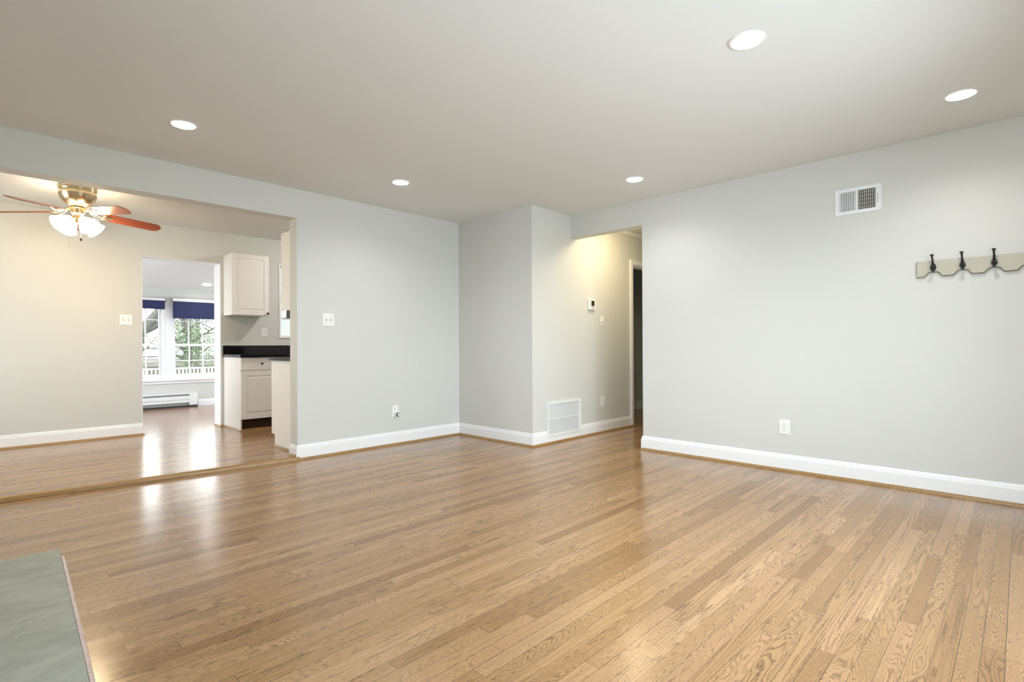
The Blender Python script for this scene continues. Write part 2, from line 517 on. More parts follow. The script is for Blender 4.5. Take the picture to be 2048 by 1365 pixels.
# ------------------------------------------------------------------ floors
def plank_floor(name, mat, x0, x1, y0, y1, z, seed, label, w=0.0572, cut=None):
    rnd = random.Random(seed)
    vs, fs, grain, edge, board = [], [], [], [], []
    y = y0
    while y < y1 - 1e-6:
        ya = min(y + w, y1)
        x = x0 - rnd.uniform(0, 1.6)
        while x < x1:
            L = rnd.choice((0.42, 0.6, 0.75, 0.9, 1.1, 1.35, 1.6, 1.9)) * rnd.uniform(0.85, 1.15)
            xe = x + L
            a, b = max(x, x0), min(xe, x1)
            if b - a > 0.004:
                n = len(vs)
                vs += [(a, y, z), (b, y, z), (b, ya, z), (a, ya, z)]
                fs.append((n, n + 1, n + 2, n + 3))
                ou, ov = rnd.uniform(0, 60), rnd.uniform(0, 40)
                grain.append([(a + ou, y + ov), (b + ou, y + ov), (b + ou, ya + ov), (a + ou, ya + ov)])
                edge.append([(a - x, 0), (b - x, 0), (b - x, ya - y), (a - x, ya - y)])
                board.append((rnd.random(), rnd.random(), rnd.random(), L / 4))
            x = xe
        y = ya
    me = bpy.data.meshes.new(name)
    me.from_pydata(vs, [], fs)
    me.uv_layers.new(name='grain'); me.uv_layers.new(name='edge')
    me.color_attributes.new('board', 'FLOAT_COLOR', 'CORNER')
    g, e, at = me.uv_layers['grain'], me.uv_layers['edge'], me.color_attributes['board']
    for p in me.polygons:
        for k, li in enumerate(p.loop_indices):
            g.data[li].uv = grain[p.index][k]
            e.data[li].uv = edge[p.index][k]
            at.data[li].color = board[p.index]
    if cut:
        bm = bmesh.new(); bm.from_mesh(me)
        co, no = cut
        bmesh.ops.bisect_plane(bm, geom=bm.verts[:] + bm.edges[:] + bm.faces[:], plane_co=co, plane_no=no, clear_inner=True)
        # right of the opening the floor stops inside the wall
        bmesh.ops.bisect_plane(bm, geom=bm.verts[:] + bm.edges[:] + bm.faces[:], plane_co=(X1 + 0.01, 0, 0), plane_no=(1, 0, 0))
        bmesh.ops.bisect_plane(bm, geom=bm.verts[:] + bm.edges[:] + bm.faces[:], plane_co=(0, YB + 0.08, 0), plane_no=(0, 1, 0))
        bmesh.ops.delete(bm, geom=[f for f in bm.faces if f.calc_center_median().x > X1 + 0.01 and f.calc_center_median().y < YB + 0.08], context='FACES')
        bm.to_mesh(me); bm.free()
    me.materials.append(mat)
    o = bpy.data.objects.new(name, me)
    COL.objects.link(o)
    return tag(o, label, 'floor', kind='structure')


plank_floor('floor', M['oak'], XL, 8.0, YR, 4.93, 0.0, 11, 'strip oak floor of the large empty living room and hall')
# the dining floor lies a little higher and its edge runs slightly askew
SK0, SK1 = Vector((-0.45, 4.90, 0)), Vector((X1, 4.668, 0))
_d = (SK1 - SK0).normalized()
plank_floor('floor_dining', M['oak'], X_DL, X_DR, 4.62, YD + TD, ZF, 12, 'raised strip oak floor of the dining room and kitchen', cut=(SK0 + Vector((0, 0.02, 0)), Vector((-_d.y, _d.x, 0))))
plank_floor('floor_sunroom', M['oak_sun'], -0.5, 5.2, YD + TD, YS, ZF, 13, 'reddish plank floor of the sunroom under the windows')
# rounded reducer strip along the step
mb = MB()
ext = SK1 + _d * 0.012
mb.sweep([(-0.020, 0.001), (-0.020, 0.014), (-0.017, 0.024), (-0.010, 0.0305), (0.0, 0.0330), (0.018, 0.0330), (0.018, 0.001)], [(SK0.x, SK0.y), (ext.x, ext.y)])
struct('trim_1', mb, M['oak_trim'], 'rounded oak nosing strip along the step up to the dining room', 'threshold strip', smooth=40)

# ------------------------------------------------------------------ walls and ceilings
mb = MB()
mb.box(XL, YB, ZHB, X1, YB + TB, CEIL + 0.1)
mb.box(X1, YB, 0, XC + 0.1, YB + TB, CEIL + 0.1)
mb.box(X_DL - 0.1, YB, 0, XL, YB + TB, CEIL + 0.1)
struct('wall_back', mb, M['wall'], 'greige living room wall with the wide opening to the dining room', 'wall')
mb = MB()
mb.box(XC + 0.1, YB, 0, X_DR + 0.1, YB + TB, CEIL + 0.1)
struct('wall_kitchen_south', mb, M['wall'], 'greige wall of the kitchen behind the closet bump-out', 'wall')
struct('wall_nook', MB().box(XC, YN, 0, XC + 0.1, YB, CEIL + 0.1), M['wall'], 'short greige side of the bump-out left of the hall', 'wall')
HX0, HX1, HZ = 5.825, 6.60, 2.04
mb = MB()
mb.box(XC + 0.1, YN, 0, HX0, YN + 0.1, CEIL + 0.1).box(HX1, YN, 0, 8.0, YN + 0.1, CEIL + 0.1).box(HX0, YN, HZ, HX1, YN + 0.1, CEIL + 0.1)
struct('wall_hall_left', mb, M['wall'], 'greige hall wall carrying the thermostat and the large return grille', 'wall')
mb = MB()
mb.box(XR, YR, 0, XR + TR, YO, CEIL + 0.1).box(XR, YO, ZH, XR + TR, YN, CEIL + 0.1)
struct('wall_right', mb, M['wall'], 'long greige wall with the coat rack and the hall opening', 'wall')
struct('wall_hall_right', MB().box(XR + TR, YO - 0.1, 0, 8.0, YO, CEIL + 0.1), M['wall'], 'greige right-hand side wall inside the hall', 'wall')
struct('wall_hall_end', MB().box(8.0, YO - 0.1, 0, 8.1, YN + 0.1, CEIL + 0.1), M['wall'], 'greige end wall of the hall', 'wall')
struct('wall_bedroom', MB().box(5.0, 4.40, 0, 8.0, 4.5, CEIL + 0.1).box(8.0, YN + 0.1, 0, 8.1, 4.5, CEIL + 0.1).box(4.9, YN + 0.1, 0, 5.0, 4.5, CEIL + 0.1), M['wall'], 'unlit wall seen through the hall doorway', 'wall')
LW = (-0.30, 0.80, 0.72, 2.0)
struct('wall_left', MB().box(XL - 0.1, LW[1], 0, XL, YB, CEIL + 0.1).box(XL - 0.1, YR, 0, XL, LW[0], CEIL + 0.1).box(XL - 0.1, LW[0], 0, XL, LW[1], LW[2]).box(XL - 0.1, LW[0], LW[3], XL, LW[1], CEIL + 0.1), M['wall'], 'greige wall behind the slate hearth', 'wall')
FW = (1.3, 3.3, 0.7, 2.0)
mb = MB()
mb.box(XL - 0.1, YR - 0.1, 0, FW[0], YR, CEIL + 0.1).box(FW[1], YR - 0.1, 0, XR + TR, YR, CEIL + 0.1)
mb.box(FW[0], YR - 0.1, 0, FW[1], YR, FW[2]).box(FW[0], YR - 0.1, FW[3], FW[1], YR, CEIL + 0.1)
struct('wall_front', mb, M['wall'], 'greige front wall with the wide window', 'wall')
# dining room far wall: opening to the sunroom, kitchen window
DO0, DO1, DOZ = 1.345, 2.158, 2.062
KW = (2.872, 3.85, 1.137, 2.123)
mb = MB()
t = TD
mb.box(X_DL, YD, 0, DO0, YD + t, 2.7).box(DO0, YD, DOZ, DO1, YD + t, 2.7).box(DO1, YD, 0, KW[0], YD + t, 2.7)
mb.box(KW[0], YD, 0, KW[1], YD + t, KW[2]).box(KW[0], YD, KW[3], KW[1], YD + t, 2.7).box(KW[1], YD, 0, X_DR, YD + t, 2.7)
struct('wall_dining', mb, M['wall'], 'far wall of the dining room with the doorway to the sunroom', 'wall')
mb = MB()
DW = (5.4, 6.6, 0.85, 2.05)
mb.box(X_DL - 0.1, YB + TB, 0, X_DL, DW[0], 2.7).box(X_DL - 0.1, DW[1], 0, X_DL, YD + t, 2.7).box(X_DL - 0.1, DW[0], 0, X_DL, DW[1], DW[2]).box(X_DL - 0.1, DW[0], DW[3], X_DL, DW[1], 2.7)
struct('wall_dining_left', mb, M['wall'], 'left wall of the dining room', 'wall')
struct('wall_kitchen_right', MB().box(X_DR, YB + TB, 0, X_DR + 0.1, YD + t, 2.7), M['wall'], 'right end wall of the kitchen', 'wall')
# doorway lining (white) of the sunroom opening
mb = MB()
mb.box(DO1 - 0.004, YD - 0.001, ZF, DO1 - .0003, YD + t + 0.001, DOZ - .004).box(DO0 + .0003, YD - 0.001, ZF, DO0 + 0.004, YD + t + 0.001, DOZ - .004).box(DO0 + .0003, YD - 0.001, DOZ - 0.004, DO1 - .0003, YD + t + 0.001, DOZ - .0003)
struct('door_1', mb, M['trim'], 'white lined doorway between the dining room and the sunroom', 'doorway')

# sunroom shell
SW = [(1.50, 2.19), (2.265, 3.03)]
SZ0, SZ1 = 0.485, 1.795
mb = MB()
xs = [-0.5, SW[0][0], SW[0][1], SW[1][0], SW[1][1], 5.2]
mb.box(xs[0], YS, 0, xs[1], YS + 0.12, 2.7).box(xs[2], YS, 0, xs[3], YS + 0.12, 2.7).box(xs[4], YS, 0, xs[5], YS + 0.12, 2.7)
for a, b in SW:
    mb.box(a, YS, 0, b, YS + 0.12, SZ0).box(a, YS, SZ1, b, YS + 0.12, 2.7)
struct('wall_sunroom_back', mb, M['wall'], 'pale wall around the sunroom windows', 'wall')
for nm, x, lab in (('wall_sunroom_left', -0.6, 'left'), ('wall_sunroom_right', 5.2, 'right')):
    mb = MB()
    mb.box(x, YD + t, 0, x + 0.1, 7.8, 3.0).box(x, 9.4, 0, x + 0.1, YS + 0.12, 3.0).box(x, 7.8, 0, x + 0.1, 9.4, 0.65).box(x, 7.8, 1.85, x + 0.1, 9.4, 3.0)
    struct(nm, mb, M['wall'], 'sunroom side wall at the %s of the doorway view' % lab, 'wall')

struct('ceiling', MB().box(XL - 0.1, YR - 0.1, CEIL, XR + 0.05, YB + 0.05, CEIL + 0.08), M['ceil'], 'flat pale ceiling of the living room', 'ceiling')
struct('ceiling_hall', MB().box(XR + 0.06, YO - 0.1, CEIL, 8.1, YN + 0.05, CEIL + 0.08), M['ceil'], 'ceiling of the warm lit hall', 'ceiling')
struct('ceiling_bedroom', MB().box(4.9, YN + 0.06, CEIL, 8.1, 4.5, CEIL + 0.08), M['ceil'], 'ceiling of the unlit room off the hall', 'ceiling')
struct('ceiling_dining', MB().box(X_DL - 0.1, YB + 0.06, CEIL_D, X_DR + 0.1, YD + 0.05, CEIL_D + 0.08), M['ceil'], 'dining room ceiling with the fan', 'ceiling')
mb = MB()
zs0, zs1 = 2.42, 1.985
mb.add([(-0.6, YD + 0.06, zs0), (5.3, YD + 0.06, zs0), (5.3, YS + 0.06, zs1), (-0.6, YS + 0.06, zs1), (-0.6, YD + 0.06, zs0 + .08), (5.3, YD + 0.06, zs0 + .08), (5.3, YS + 0.06, zs1 + .08), (-0.6, YS + 0.06, zs1 + .08)],
       [(0, 3, 2, 1), (4, 5, 6, 7), (0, 1, 5, 4), (1, 2, 6, 5), (2, 3, 7, 6), (3, 0, 4, 7)])
struct('ceiling_sunroom', mb, M['trim'], 'sloping white ceiling of the sunroom', 'ceiling')

# ------------------------------------------------------------------ baseboards and shoe mouldings
def bb(z0=0.0, h=0.133, t=0.015):
    return [(0, z0), (t, z0), (t, z0 + h * 0.77), (t * 0.62, z0 + h * 0.795), (t * 0.58, z0 + h * 0.90), (t * 0.45, z0 + h * 0.96), (t * 0.25, z0 + h), (0, z0 + h)]


def shoe(z0=0.0, o=0.0145, r=0.019):
    return [(o, z0)] + [(o + r * 1.0 * math.cos(a), z0 + r * math.sin(a)) for a in (0, .3, .6, .9, 1.2, math.pi / 2)] 


# direction chosen so the LEFT of each path is the room
def rev(p): return list(reversed(p))


WBP = [(X1, YB + 0.145), (X1, YB), (XC, YB), (XC, YN), (4.165, YN)]
struct('baseboard_back', MB().sweep(bb(), rev(WBP)), M['trim'], 'white baseboard wrapping the opening end and the back wall to the grille', 'baseboard', smooth=30)
struct('baseboard_grille', MB().sweep([(0, 0), (.015, 0), (.015, .066), (0, .066)], [(4.715, YN), (4.165, YN)]), M['trim'], 'low white baseboard piece under the return grille', 'baseboard')
struct('baseboard_hall', MB().sweep(bb(), [(5.762, YN), (4.72, YN)]), M['trim'], 'white baseboard along the hall wall right of the grille', 'baseboard', smooth=30)
struct('trim_2', MB().sweep(shoe(), rev([(X1 + 0.0, YB + 0.0), (XC, YB), (XC, YN), (5.82, YN)])), M['oak_trim'], 'oak shoe moulding along the back wall and into the hall', 'shoe moulding', smooth=40)
struct('trim_3', MB().sweep(shoe(ZF), [(X1, YB + 0.005), (X1, YB + 0.10)]), M['oak_trim'], 'short oak shoe moulding at the end of the opening wall', 'shoe moulding', smooth=40)
RP = [(XR, YR), (XR, YO), (XR + TR, YO)]
struct('baseboard_right', MB().sweep(bb(), RP), M['trim'], 'long white baseboard under the coat rack wall', 'baseboard', smooth=30)
struct('trim_4', MB().sweep(shoe(), [(XR, YR), (XR, YO + 0.0)]), M['oak_trim'], 'oak shoe moulding under the coat rack wall', 'shoe moulding', smooth=40)
struct('baseboard_dining', MB().sweep(bb(ZF, 0.135), [(DO0, YD), (X_DL, YD)]), M['trim'], 'white baseboard of the dining room far wall', 'baseboard', smooth=30)
struct('trim_5', MB().sweep(shoe(ZF), [(DO0 + 0.015, YD), (X_DL, YD)]), M['oak_trim'], 'oak shoe moulding of the dining room far wall', 'shoe moulding', smooth=40)
struct('trim_6', MB().sweep(shoe(ZF, 0.001), [(2.19, YD - 0.60), (2.19, YD - 0.012), (DO1, YD - 0.012), (DO1, YD + TD - 0.02)]), M['oak_trim'], 'oak shoe moulding beside the sunroom doorway and cabinet side', 'shoe moulding', smooth=40)
struct('baseboard_sunroom', MB().sweep(bb(ZF, 0.11), [(5.2, YS), (2.66, YS)]), M['trim'], 'white baseboard right of the baseboard heater', 'baseboard', smooth=30)
struct('baseboard_bedroom', MB().sweep(bb(0, 0.13), [(8.0, 4.40), (5.0, 4.40)]), M['trim'], 'white baseboard in the unlit room off the hall', 'baseboard', smooth=30)
struct('baseboard_left', MB().sweep(bb(), [(XL, YB), (XL, YR)]), M['trim'], 'white baseboard behind the slate hearth', 'baseboard', smooth=30)
struct('baseboard_front', MB().sweep(bb(), [(XL, YR), (XR, YR)]), M['trim'], 'white baseboard under the front window', 'baseboard', smooth=30)
# hall doorway casing and jamb
mb = MB()
cw = 0.058
zt = HZ + cw
mb.box(HX0 - cw + .014, YN - 0.017, 0, HX0, YN - .0005, HZ).box(HX1, YN - 0.017, 0, HX1 + cw, YN - .0005, HZ).box(HX0 - cw + .014, YN - 0.017, HZ, HX1 + cw, YN - .0005, zt - .014)
mb.box(HX0 - cw, YN - 0.024, 0, HX0 - cw + 0.014, YN - .0005, zt).box(HX0 - cw + .014, YN - 0.024, zt - .014, HX1 + cw, YN - .0005, zt)
mb.box(HX0 + .0005, YN - 0.002, 0, HX0 + 0.018, YN + 0.102, HZ - .0005).box(HX1 - 0.018, YN - 0.002, 0, HX1 - .0005, YN + 0.102, HZ - .0005).box(HX0 + .018, YN - 0.002, HZ - 0.018, HX1 - .018, YN + 0.102, HZ - .0005)
mb.box(HX0 + .018, YN + 0.04, 0, HX0 + 0.03, YN + 0.075, HZ - .018).box(HX0 + .03, YN + 0.04, HZ - 0.03, HX1 - .018, YN + 0.075, HZ - .018)
struct('door_2', mb, M['trim'], 'white cased doorway to the unlit room in the hall', 'doorway')
struct('trim_7', MB().sweep([(0, CEIL - 0.035), (.008, CEIL - 0.035), (.022, CEIL - 0.008), (.022, CEIL), (0, CEIL)], [(8.0, YN), (XR + TR, YN)]), M['trim'], 'small cornice along the hall ceiling', 'cornice')


# ------------------------------------------------------------------ windows
def sash_window(name, x0, x1, z0, z1, y, label, cols=3, zmid=None, mz=None, fr=0.035, sw=0.042):
    """double-hung window; the room is on the -y side"""
    root = bpy.data.objects.new(name, None)
    COL.objects.link(root)
    root.location = ((x0 + x1) / 2, y, z0)
    tag(root, label, 'window', kind='structure')
    O = root.location
    f = MB()
    f.ring(x0, x1, z0, z1, fr, fr, fr, fr, y - 0.012, y + 0.11)
    f.build('window_frame', M['trim'], root, origin=O)
    zmid = zmid or (z0 + z1) / 2
    s, w = sw, fr - 0.001
    for nm, a, b, yy in (('lower_sash', z0 + w, zmid + 0.02, y + 0.03), ('upper_sash', zmid - 0.02, z1 - w, y + 0.065)):
        m = MB()
        xa, xb = x0 + w, x1 - w
        m.ring(xa, xb, a, b, s, s, s, s, yy, yy + 0.03)
        for k in range(1, cols):
            xm = xa + s + (xb - xa - 2 * s) * k / cols
            m.box(xm - 0.009, yy + 0.008, a + s, xm + 0.009, yy + 0.022, b - s)
        zr = (mz or {}).get(nm, (a + b) / 2)
        m.box(xa + s, yy + 0.0085, zr - 0.009, xb - s, yy + 0.0215, zr + 0.009)
        sh = m.build(nm, M['trim'], root, origin=O)
        g = MB().box(xa + s - 0.003, yy + 0.0135, a + s - 0.003, xb - s + 0.003, yy + 0.0165, b - s + 0.003)
        g.build('pane', M['glass'], sh, origin=O)
    return root


sash_window('window_1', SW[0][0], SW[0][1], SZ0 + 0.02, SZ1, YS, 'white sunroom window under the short navy blind', zmid=1.06, mz={'lower_sash': 0.80, 'upper_sash': 1.47})
sash_window('window_2', SW[1][0], SW[1][1], SZ0 + 0.02, SZ1, YS, 'white sunroom window under the longer navy blind', zmid=1.06, mz={'lower_sash': 0.80, 'upper_sash': 1.455})
# shared casing, mullion and sill
mb = MB()
zc_ = SZ0 + 0.019
mb.box(SW[0][1] + 0.0005, YS - 0.016, zc_, SW[1][0] - 0.0005, YS - 0.0005, SZ1)
mb.box(SW[0][0] - 0.07, YS - 0.016, zc_, SW[0][0] - 0.0005, YS - 0.0005, SZ1).box(SW[1][1] + 0.0005, YS - 0.016, zc_, SW[1][1] + 0.07, YS - 0.0005, SZ1)
mb.box(SW[0][0] - 0.07, YS - 0.016, SZ1 + 0.0005, SW[1][1] + 0.07, YS - 0.0005, SZ1 + 0.018)
mb.box(SW[0][0] - 0.09, YS - 0.045, SZ0 - 0.01, SW[1][1] + 0.09, YS - 0.0005, SZ0 + 0.0185)
mb.box(SW[0][0] - 0.07, YS - 0.018, SZ0 - 0.055, SW[1][1] + 0.07, YS - 0.0005, SZ0 - 0.0105)
struct('trim_8', mb, M['trim'], 'white casing and sill around the pair of sunroom windows', 'window casing')
sash_window('window_3', KW[0], KW[1], KW[2], KW[3], YD, 'kitchen window glimpsed beside the cabinet end', cols=2, fr=0.012, sw=0.025)


def plain_window(name, a, b, z0, z1, fn, label):
    """wide window with one mullion; fn(p, d, z) places along/depth/height"""
    root = bpy.data.objects.new(name, None)
    COL.objects.link(root)
    tag(root, label, 'window', kind='structure')
    def bx(m, p0, p1, q0, q1, d0=0.0, d1=0.08):
        A, B = fn(p0, d0, q0), fn(p1, d1, q1)
        m.box(A[0], A[1], A[2], B[0], B[1], B[2])
    m = MB()
    bx(m, a, a + .05, z0, z1); bx(m, b - .05, b, z0, z1); bx(m, a + .05, b - .05, z0, z0 + .05); bx(m, a + .05, b - .05, z1 - .05, z1); bx(m, (a + b) / 2 - .03, (a + b) / 2 + .03, z0 + .05, z1 - .05)
    m.build('window_frame', M['trim'], root)
    m = MB(); bx(m, a + .04, b - .04, z0 + .04, z1 - .04, 0.04, 0.044)
    m.build('pane', M['glass'], root)


plain_window('window_4', FW[0], FW[1], FW[2], FW[3], lambda p, d, z: (p, YR - 0.09 + d, z), 'wide front window behind the viewer')
plain_window('added_window_5', DW[0], DW[1], DW[2], DW[3], lambda p, d, z: (X_DL - 0.09 + d, p, z), 'added unseen dining room side window')  # out of view, added to go with the dining fill lamp
plain_window('added_window_6', 7.8, 9.4, 0.65, 1.85, lambda p, d, z: (-0.59 + d, p, z), 'added unseen sunroom side window to the west')  # this and the east one are unseen, added to light the sunroom
plain_window('added_window_7', 7.8, 9.4, 0.65, 1.85, lambda p, d, z: (5.29 - d, p, z), 'added unseen sunroom side window to the east')


plain_window('added_window_8', LW[0], LW[1], LW[2], LW[3], lambda p, d, z: (XL - 0.09 + d, p, z), 'added unseen side window beside the hearth')  # out of view, added with its lamp to brighten the right wall


# roller blinds
def blind(x0, x1, zt, zc, zb, label):
    r = thing('roller_blind', label, 'blind', ((x0 + x1) / 2, YS - 0.016, zt), 0, 'navy roller blinds in the sunroom')
    O = r.location
    m = MB().box(x0 + .012, YS - 0.085, zc - 0.012, x1 - .012, YS - 0.022, zt - .006)
    m.build('roller_cassette', M['trim'], r, origin=O, bevel=0.008)
    f = MB().box(x0 + .02, YS - 0.074, zb, x1 - .02, YS - 0.072, zc)
    fb = f.build('blind_fabric', M['navy'], r, origin=O)
    fb['label'] = 'navy blue blind fabric'
    MB().box(x0 + .02, YS - 0.078, zb - 0.006, x1 - .02, YS - 0.068, zb + 0.012).build('hem_bar', M['navy'], fb, origin=O, bevel=0.003)
    for xx in (x0, x1 - .012):
        b = MB().box(xx, YS - 0.088, zc - 0.03, xx + .012, YS - 0.0165, zt)
        b.build('bracket', M['grey_slot'], r, origin=O)
    return r


blind(1.49, 2.19, 1.815, 1.785, 1.640, 'navy roller blind drawn least, over the narrower visible sunroom window')
blind(2.262, 3.04, 1.828, 1.785, 1.500, 'navy roller blind drawn lower, over the fully visible sunroom window')

# baseboard heater
hx0, hx1, hz0, hz1 = 1.2, 2.635, ZF, 0.262
r = thing('baseboard_heater', 'long white electric baseboard heater under the sunroom windows', 'heater', (hx0, YS - 0.035, ZF))
O = r.location
yb, yf = YS - 0.002, YS - 0.07
MB().box(hx0, yb - 0.012, hz0 + 0.03, hx1, yb, hz1).build('back_panel', M['metal_white'], r, origin=O)
MB().box(hx0, yf, hz1 - 0.105, hx1 - .12, yf + .006, hz1 - .045).box(hx0, yf, hz1 - .155, hx1 - .12, yf + .006, hz1 - .11).build('front_cover', M['metal_white'], r, origin=O, bevel=0.002)
MB().box(hx0, yf + .012, hz1 - .02, hx1 - .12, yb, hz1).build('top_cover', M['metal_white'], r, origin=O, bevel=0.004)
MB().box(hx1 - .12, yf - .002, hz0 + .03, hx1, yb, hz1).build('end_cap', M['metal_white'], r, origin=O, bevel=0.004)
MB().box(hx0, yf + .02, hz0 + .03, hx1 - .12, yb - .013, hz1 - .03).build('heating_element', M['grey_slot'], r, origin=O)
MB().box(hx0, yf + .01, hz0, hx1 - .01, yb, hz0 + .028).build('base_rail', M['slot'], r, origin=O)


# ------------------------------------------------------------------ recessed ceiling lights
def downlight(name, label, loc, lensmat, tilt=None, group='recessed downlights in the living room ceiling'):
    r = thing(name, label, 'ceiling light', loc, 0, group)
    m = MB().lathe([(.066, -.003), (.068, -.0055), (.080, -.0035), (.083, -.0005), (.083, 0), (.066, 0), (.066, -.003)], seg=40)
    m.build('trim_ring', M['white'], r, smooth=40)
    m = MB().lathe([(.066, -.0005), (.066, -.004), (.060, -.0075), (.045, -.010), (.02, -.0115), (.0005, -.012)], seg=40)
    m.build('lens', lensmat, r, smooth=60)
    l = bpy.data.lights.new('recessed_beam', 'SPOT')
    l.energy, l.color, l.spot_size, l.spot_blend, l.shadow_soft_size = SPOT_W * (0.4 if tilt else 1), (1.0, 0.985, 0.96), math.radians(150), 0.9, 0.06
    lo = bpy.data.objects.new('recessed_beam', l)
    COL.objects.link(lo)
    lo.parent = r
    lo.location = (0, 0, -.016)
    if tilt:
        r.rotation_euler = tilt
    return r


DL = [(2.523, 0.916, 'large recessed downlight by itself near the top edge of the picture'),
      (3.931, 0.243, 'recessed downlight above the coat rack wall'),
      (0.942, 3.822, 'recessed downlight above the dining room opening'),
      (2.586, 3.847, 'recessed downlight above the back wall between the opening and the corner'),
      (3.951, 2.370, 'recessed downlight in front of the hall opening')]
for x, y, lab in DL:
    downlight('recessed_light', lab, (x, y, CEIL - 0.0002), M['lens'])
slope = math.atan2(zs0 - zs1, YS - YD)
ys_ = 9.60
downlight('recessed_light', 'small recessed downlight in the sloping sunroom ceiling', (2.69, ys_, zs0 - (ys_ - YD - .06) * math.tan(slope) - .001), M['lens_sun'], (-slope, 0, 0), None)


# ------------------------------------------------------------------ ceiling fan
FX, FY = 0.66, 6.02
fan = thing('ceiling_fan', 'brass hugger ceiling fan with cherry blades and a four-lamp light kit', 'ceiling fan', (FX, FY, CEIL_D))
m = MB().lathe([(.0005, 0), (.128, 0), (.138, -.006), (.138, -.030), (.134, -.036), (.134, -.062), (.137, -.068), (.128, -.100), (.108, -.135), (.084, -.160), (.062, -.172), (.045, -.176), (.0005, -.176)], seg=48)
m.build('motor_housing', M['brass'], fan, smooth=35)
for k in range(8):
    a = 2 * math.pi * k / 8
    MB().sphere((.1375 * math.cos(a), .1375 * math.sin(a), -.018), .004, seg=8, rings=6).build('mounting_screw', M['slot'], fan, smooth=60)

m = MB().lathe([(.0005, -.170), (.055, -.170), (.055, -.190), (.050, -.196), (.050, -.235), (.042, -.246), (.030, -.255), (.030, -.268), (.040, -.275), (.042, -.300), (.022, -.318), (.0005, -.320)], seg=32)
m.build('switch_housing', M['brass'], fan, smooth=35)
ZBL = -0.216
for k in range(5):
    A = math.radians(6 + 72 * k)
    rot = Matrix.Rotation(A, 3, 'Z') @ Matrix.Rotation(math.radians(4.0), 3, 'Y')
    pit = Matrix.Rotation(math.radians(-18), 3, 'X')
    # outline in blade coordinates: x outward, y ccw
    L0, L1 = .205, .660
    pts = [(L0, -.054), (L0 + .03, -.060), (.45, -.064), (L1 - .055, -.065), (L1 - .035, -.060), (L1 - .012, -.034), (L1 - .004, -.018), (L1, 0), (L1 - .004, .018), (L1 - .012, .034), (L1 - .035, .060), (L1 - .055, .065), (.45, .064), (L0 + .03, .060), (L0, .054), (L0 - .01, .02), (L0 - .01, -.02)]
    m = MB()
    m.prism(pts, lambda p, q, t: rot @ (pit @ Vector((p, q, t)) + Vector((0, 0, ZBL))), -.003, .003)
    bl = m.build('blade', M['cherry'], fan)
    m = MB()
    path = [(.045, 0, -.183), (.085, 0, -.190), (.125, 0, -.215), (.165, 0, -.230), (.20, 0, -.232)]
    for off in (-.012, .012):
        m.tube([rot @ Vector((x, off * (1 + 3 * max(0, x - .1) / .1), z)) for x, y, z in path] + [rot @ (pit @ Vector((.25, off * 3, -.006)) + Vector((0, 0, ZBL)))], .0055, 8)
    m.prism([(.195, -.045), (.27, -.012), (.285, 0), (.27, .012), (.195, .045)], lambda p, q, t: rot @ (pit @ Vector((p, q, t)) + Vector((0, 0, ZBL))), -.0075, -.0031)
    m.build('blade_bracket', M['brass'], bl, smooth=50)
for k in range(4):
    A = math.radians(-65 + 90 * k)
    d = Vector((math.cos(A) * .80, math.sin(A) * .80, -.60)).normalized()
    base = Vector((math.cos(A) * .035, math.sin(A) * .035, -.272))
    m = MB().tube([base, base + d * .03], [.012, .017], 12)
    arm = m.build('lamp_holder', M['brass'], fan, smooth=50)
    m = MB().lathe([(.022, .0), (.030, .008), (.040, .025), (.052, .055), (.062, .085), (.073, .112), (.080, .122), (.077, .122), (.059, .085), (.049, .055), (.037, .025), (.020, .004)], base + d * .026, d, 32)
    m.build('lamp_shade', M['shade'], fan, smooth=60)
    m = MB().sphere(base + d * .085, .030)
    m.build('bulb', M['bulb'], arm, smooth=80)
for x, y, z0, z1 in ((-.062, -.02, -.30, -.545), (.015, -.05, -.31, -.455)):
    m = MB().tube([(x, y, z0), (x, y, z1)], .0014, 6)
    ch = m.build('pull_chain', M['brass'], fan)
    if z1 > -.5:
        MB().lathe([(.0005, .018), (.006, .014), (.0075, 0), (.006, -.014), (.0005, -.018)], (x, y, z1 - .012), seg=12).build('pull_knob', M['black'], ch, smooth=60)
    else:
        MB().sphere((x, y, z1), .005, seg=10, rings=6).build('pull_knob', M['brass'], ch, smooth=60)

# unseen lamp added to brighten the kitchen; then hall lamp hidden above the opening
r = thing('added_kitchen_light', 'added unseen white dome light brightening the kitchen run', 'ceiling light', (3.35, 6.0, CEIL_D))
MB().lathe([(.0005, 0), (.15, 0), (.15, -.018), (.14, -.022), (.0005, -.022)], seg=32).build('lamp_base', M['white'], r, smooth=40)
MB().lathe([(.135, -.02), (.13, -.045), (.10, -.072), (.05, -.088), (.0005, -.092)], seg=32).build('lamp_dome', M['kit_fill'], r, smooth=60)
r = thing('hall_ceiling_light', 'frosted dome ceiling light that glows warm in the hall', 'ceiling light', (5.05, 2.95, CEIL))
MB().lathe([(.0005, 0), (.19, 0), (.19, -.018), (.18, -.022), (.0005, -.022)], seg=32).build('lamp_base', M['brass'], r, smooth=40)
MB().lathe([(.175, -.02), (.165, -.045), (.125, -.068), (.065, -.080), (.0005, -.084)], seg=32).build('lamp_dome', M['hall_glass'], r, smooth=60)


# ------------------------------------------------------------------ wall plates (local frame: X to the right on the wall, -Y into the room, Z up)
RW = -math.pi / 2


def plate(name, label, cat, loc, rz, w=.076, h=.118, group='wall plates'):
    r = thing(name, label, cat, loc, rz, group)
    MB().box(-w / 2, -.006, -h / 2, w / 2, 0, h / 2).build('cover_plate', M['white'], r, bevel=.003)
    return r


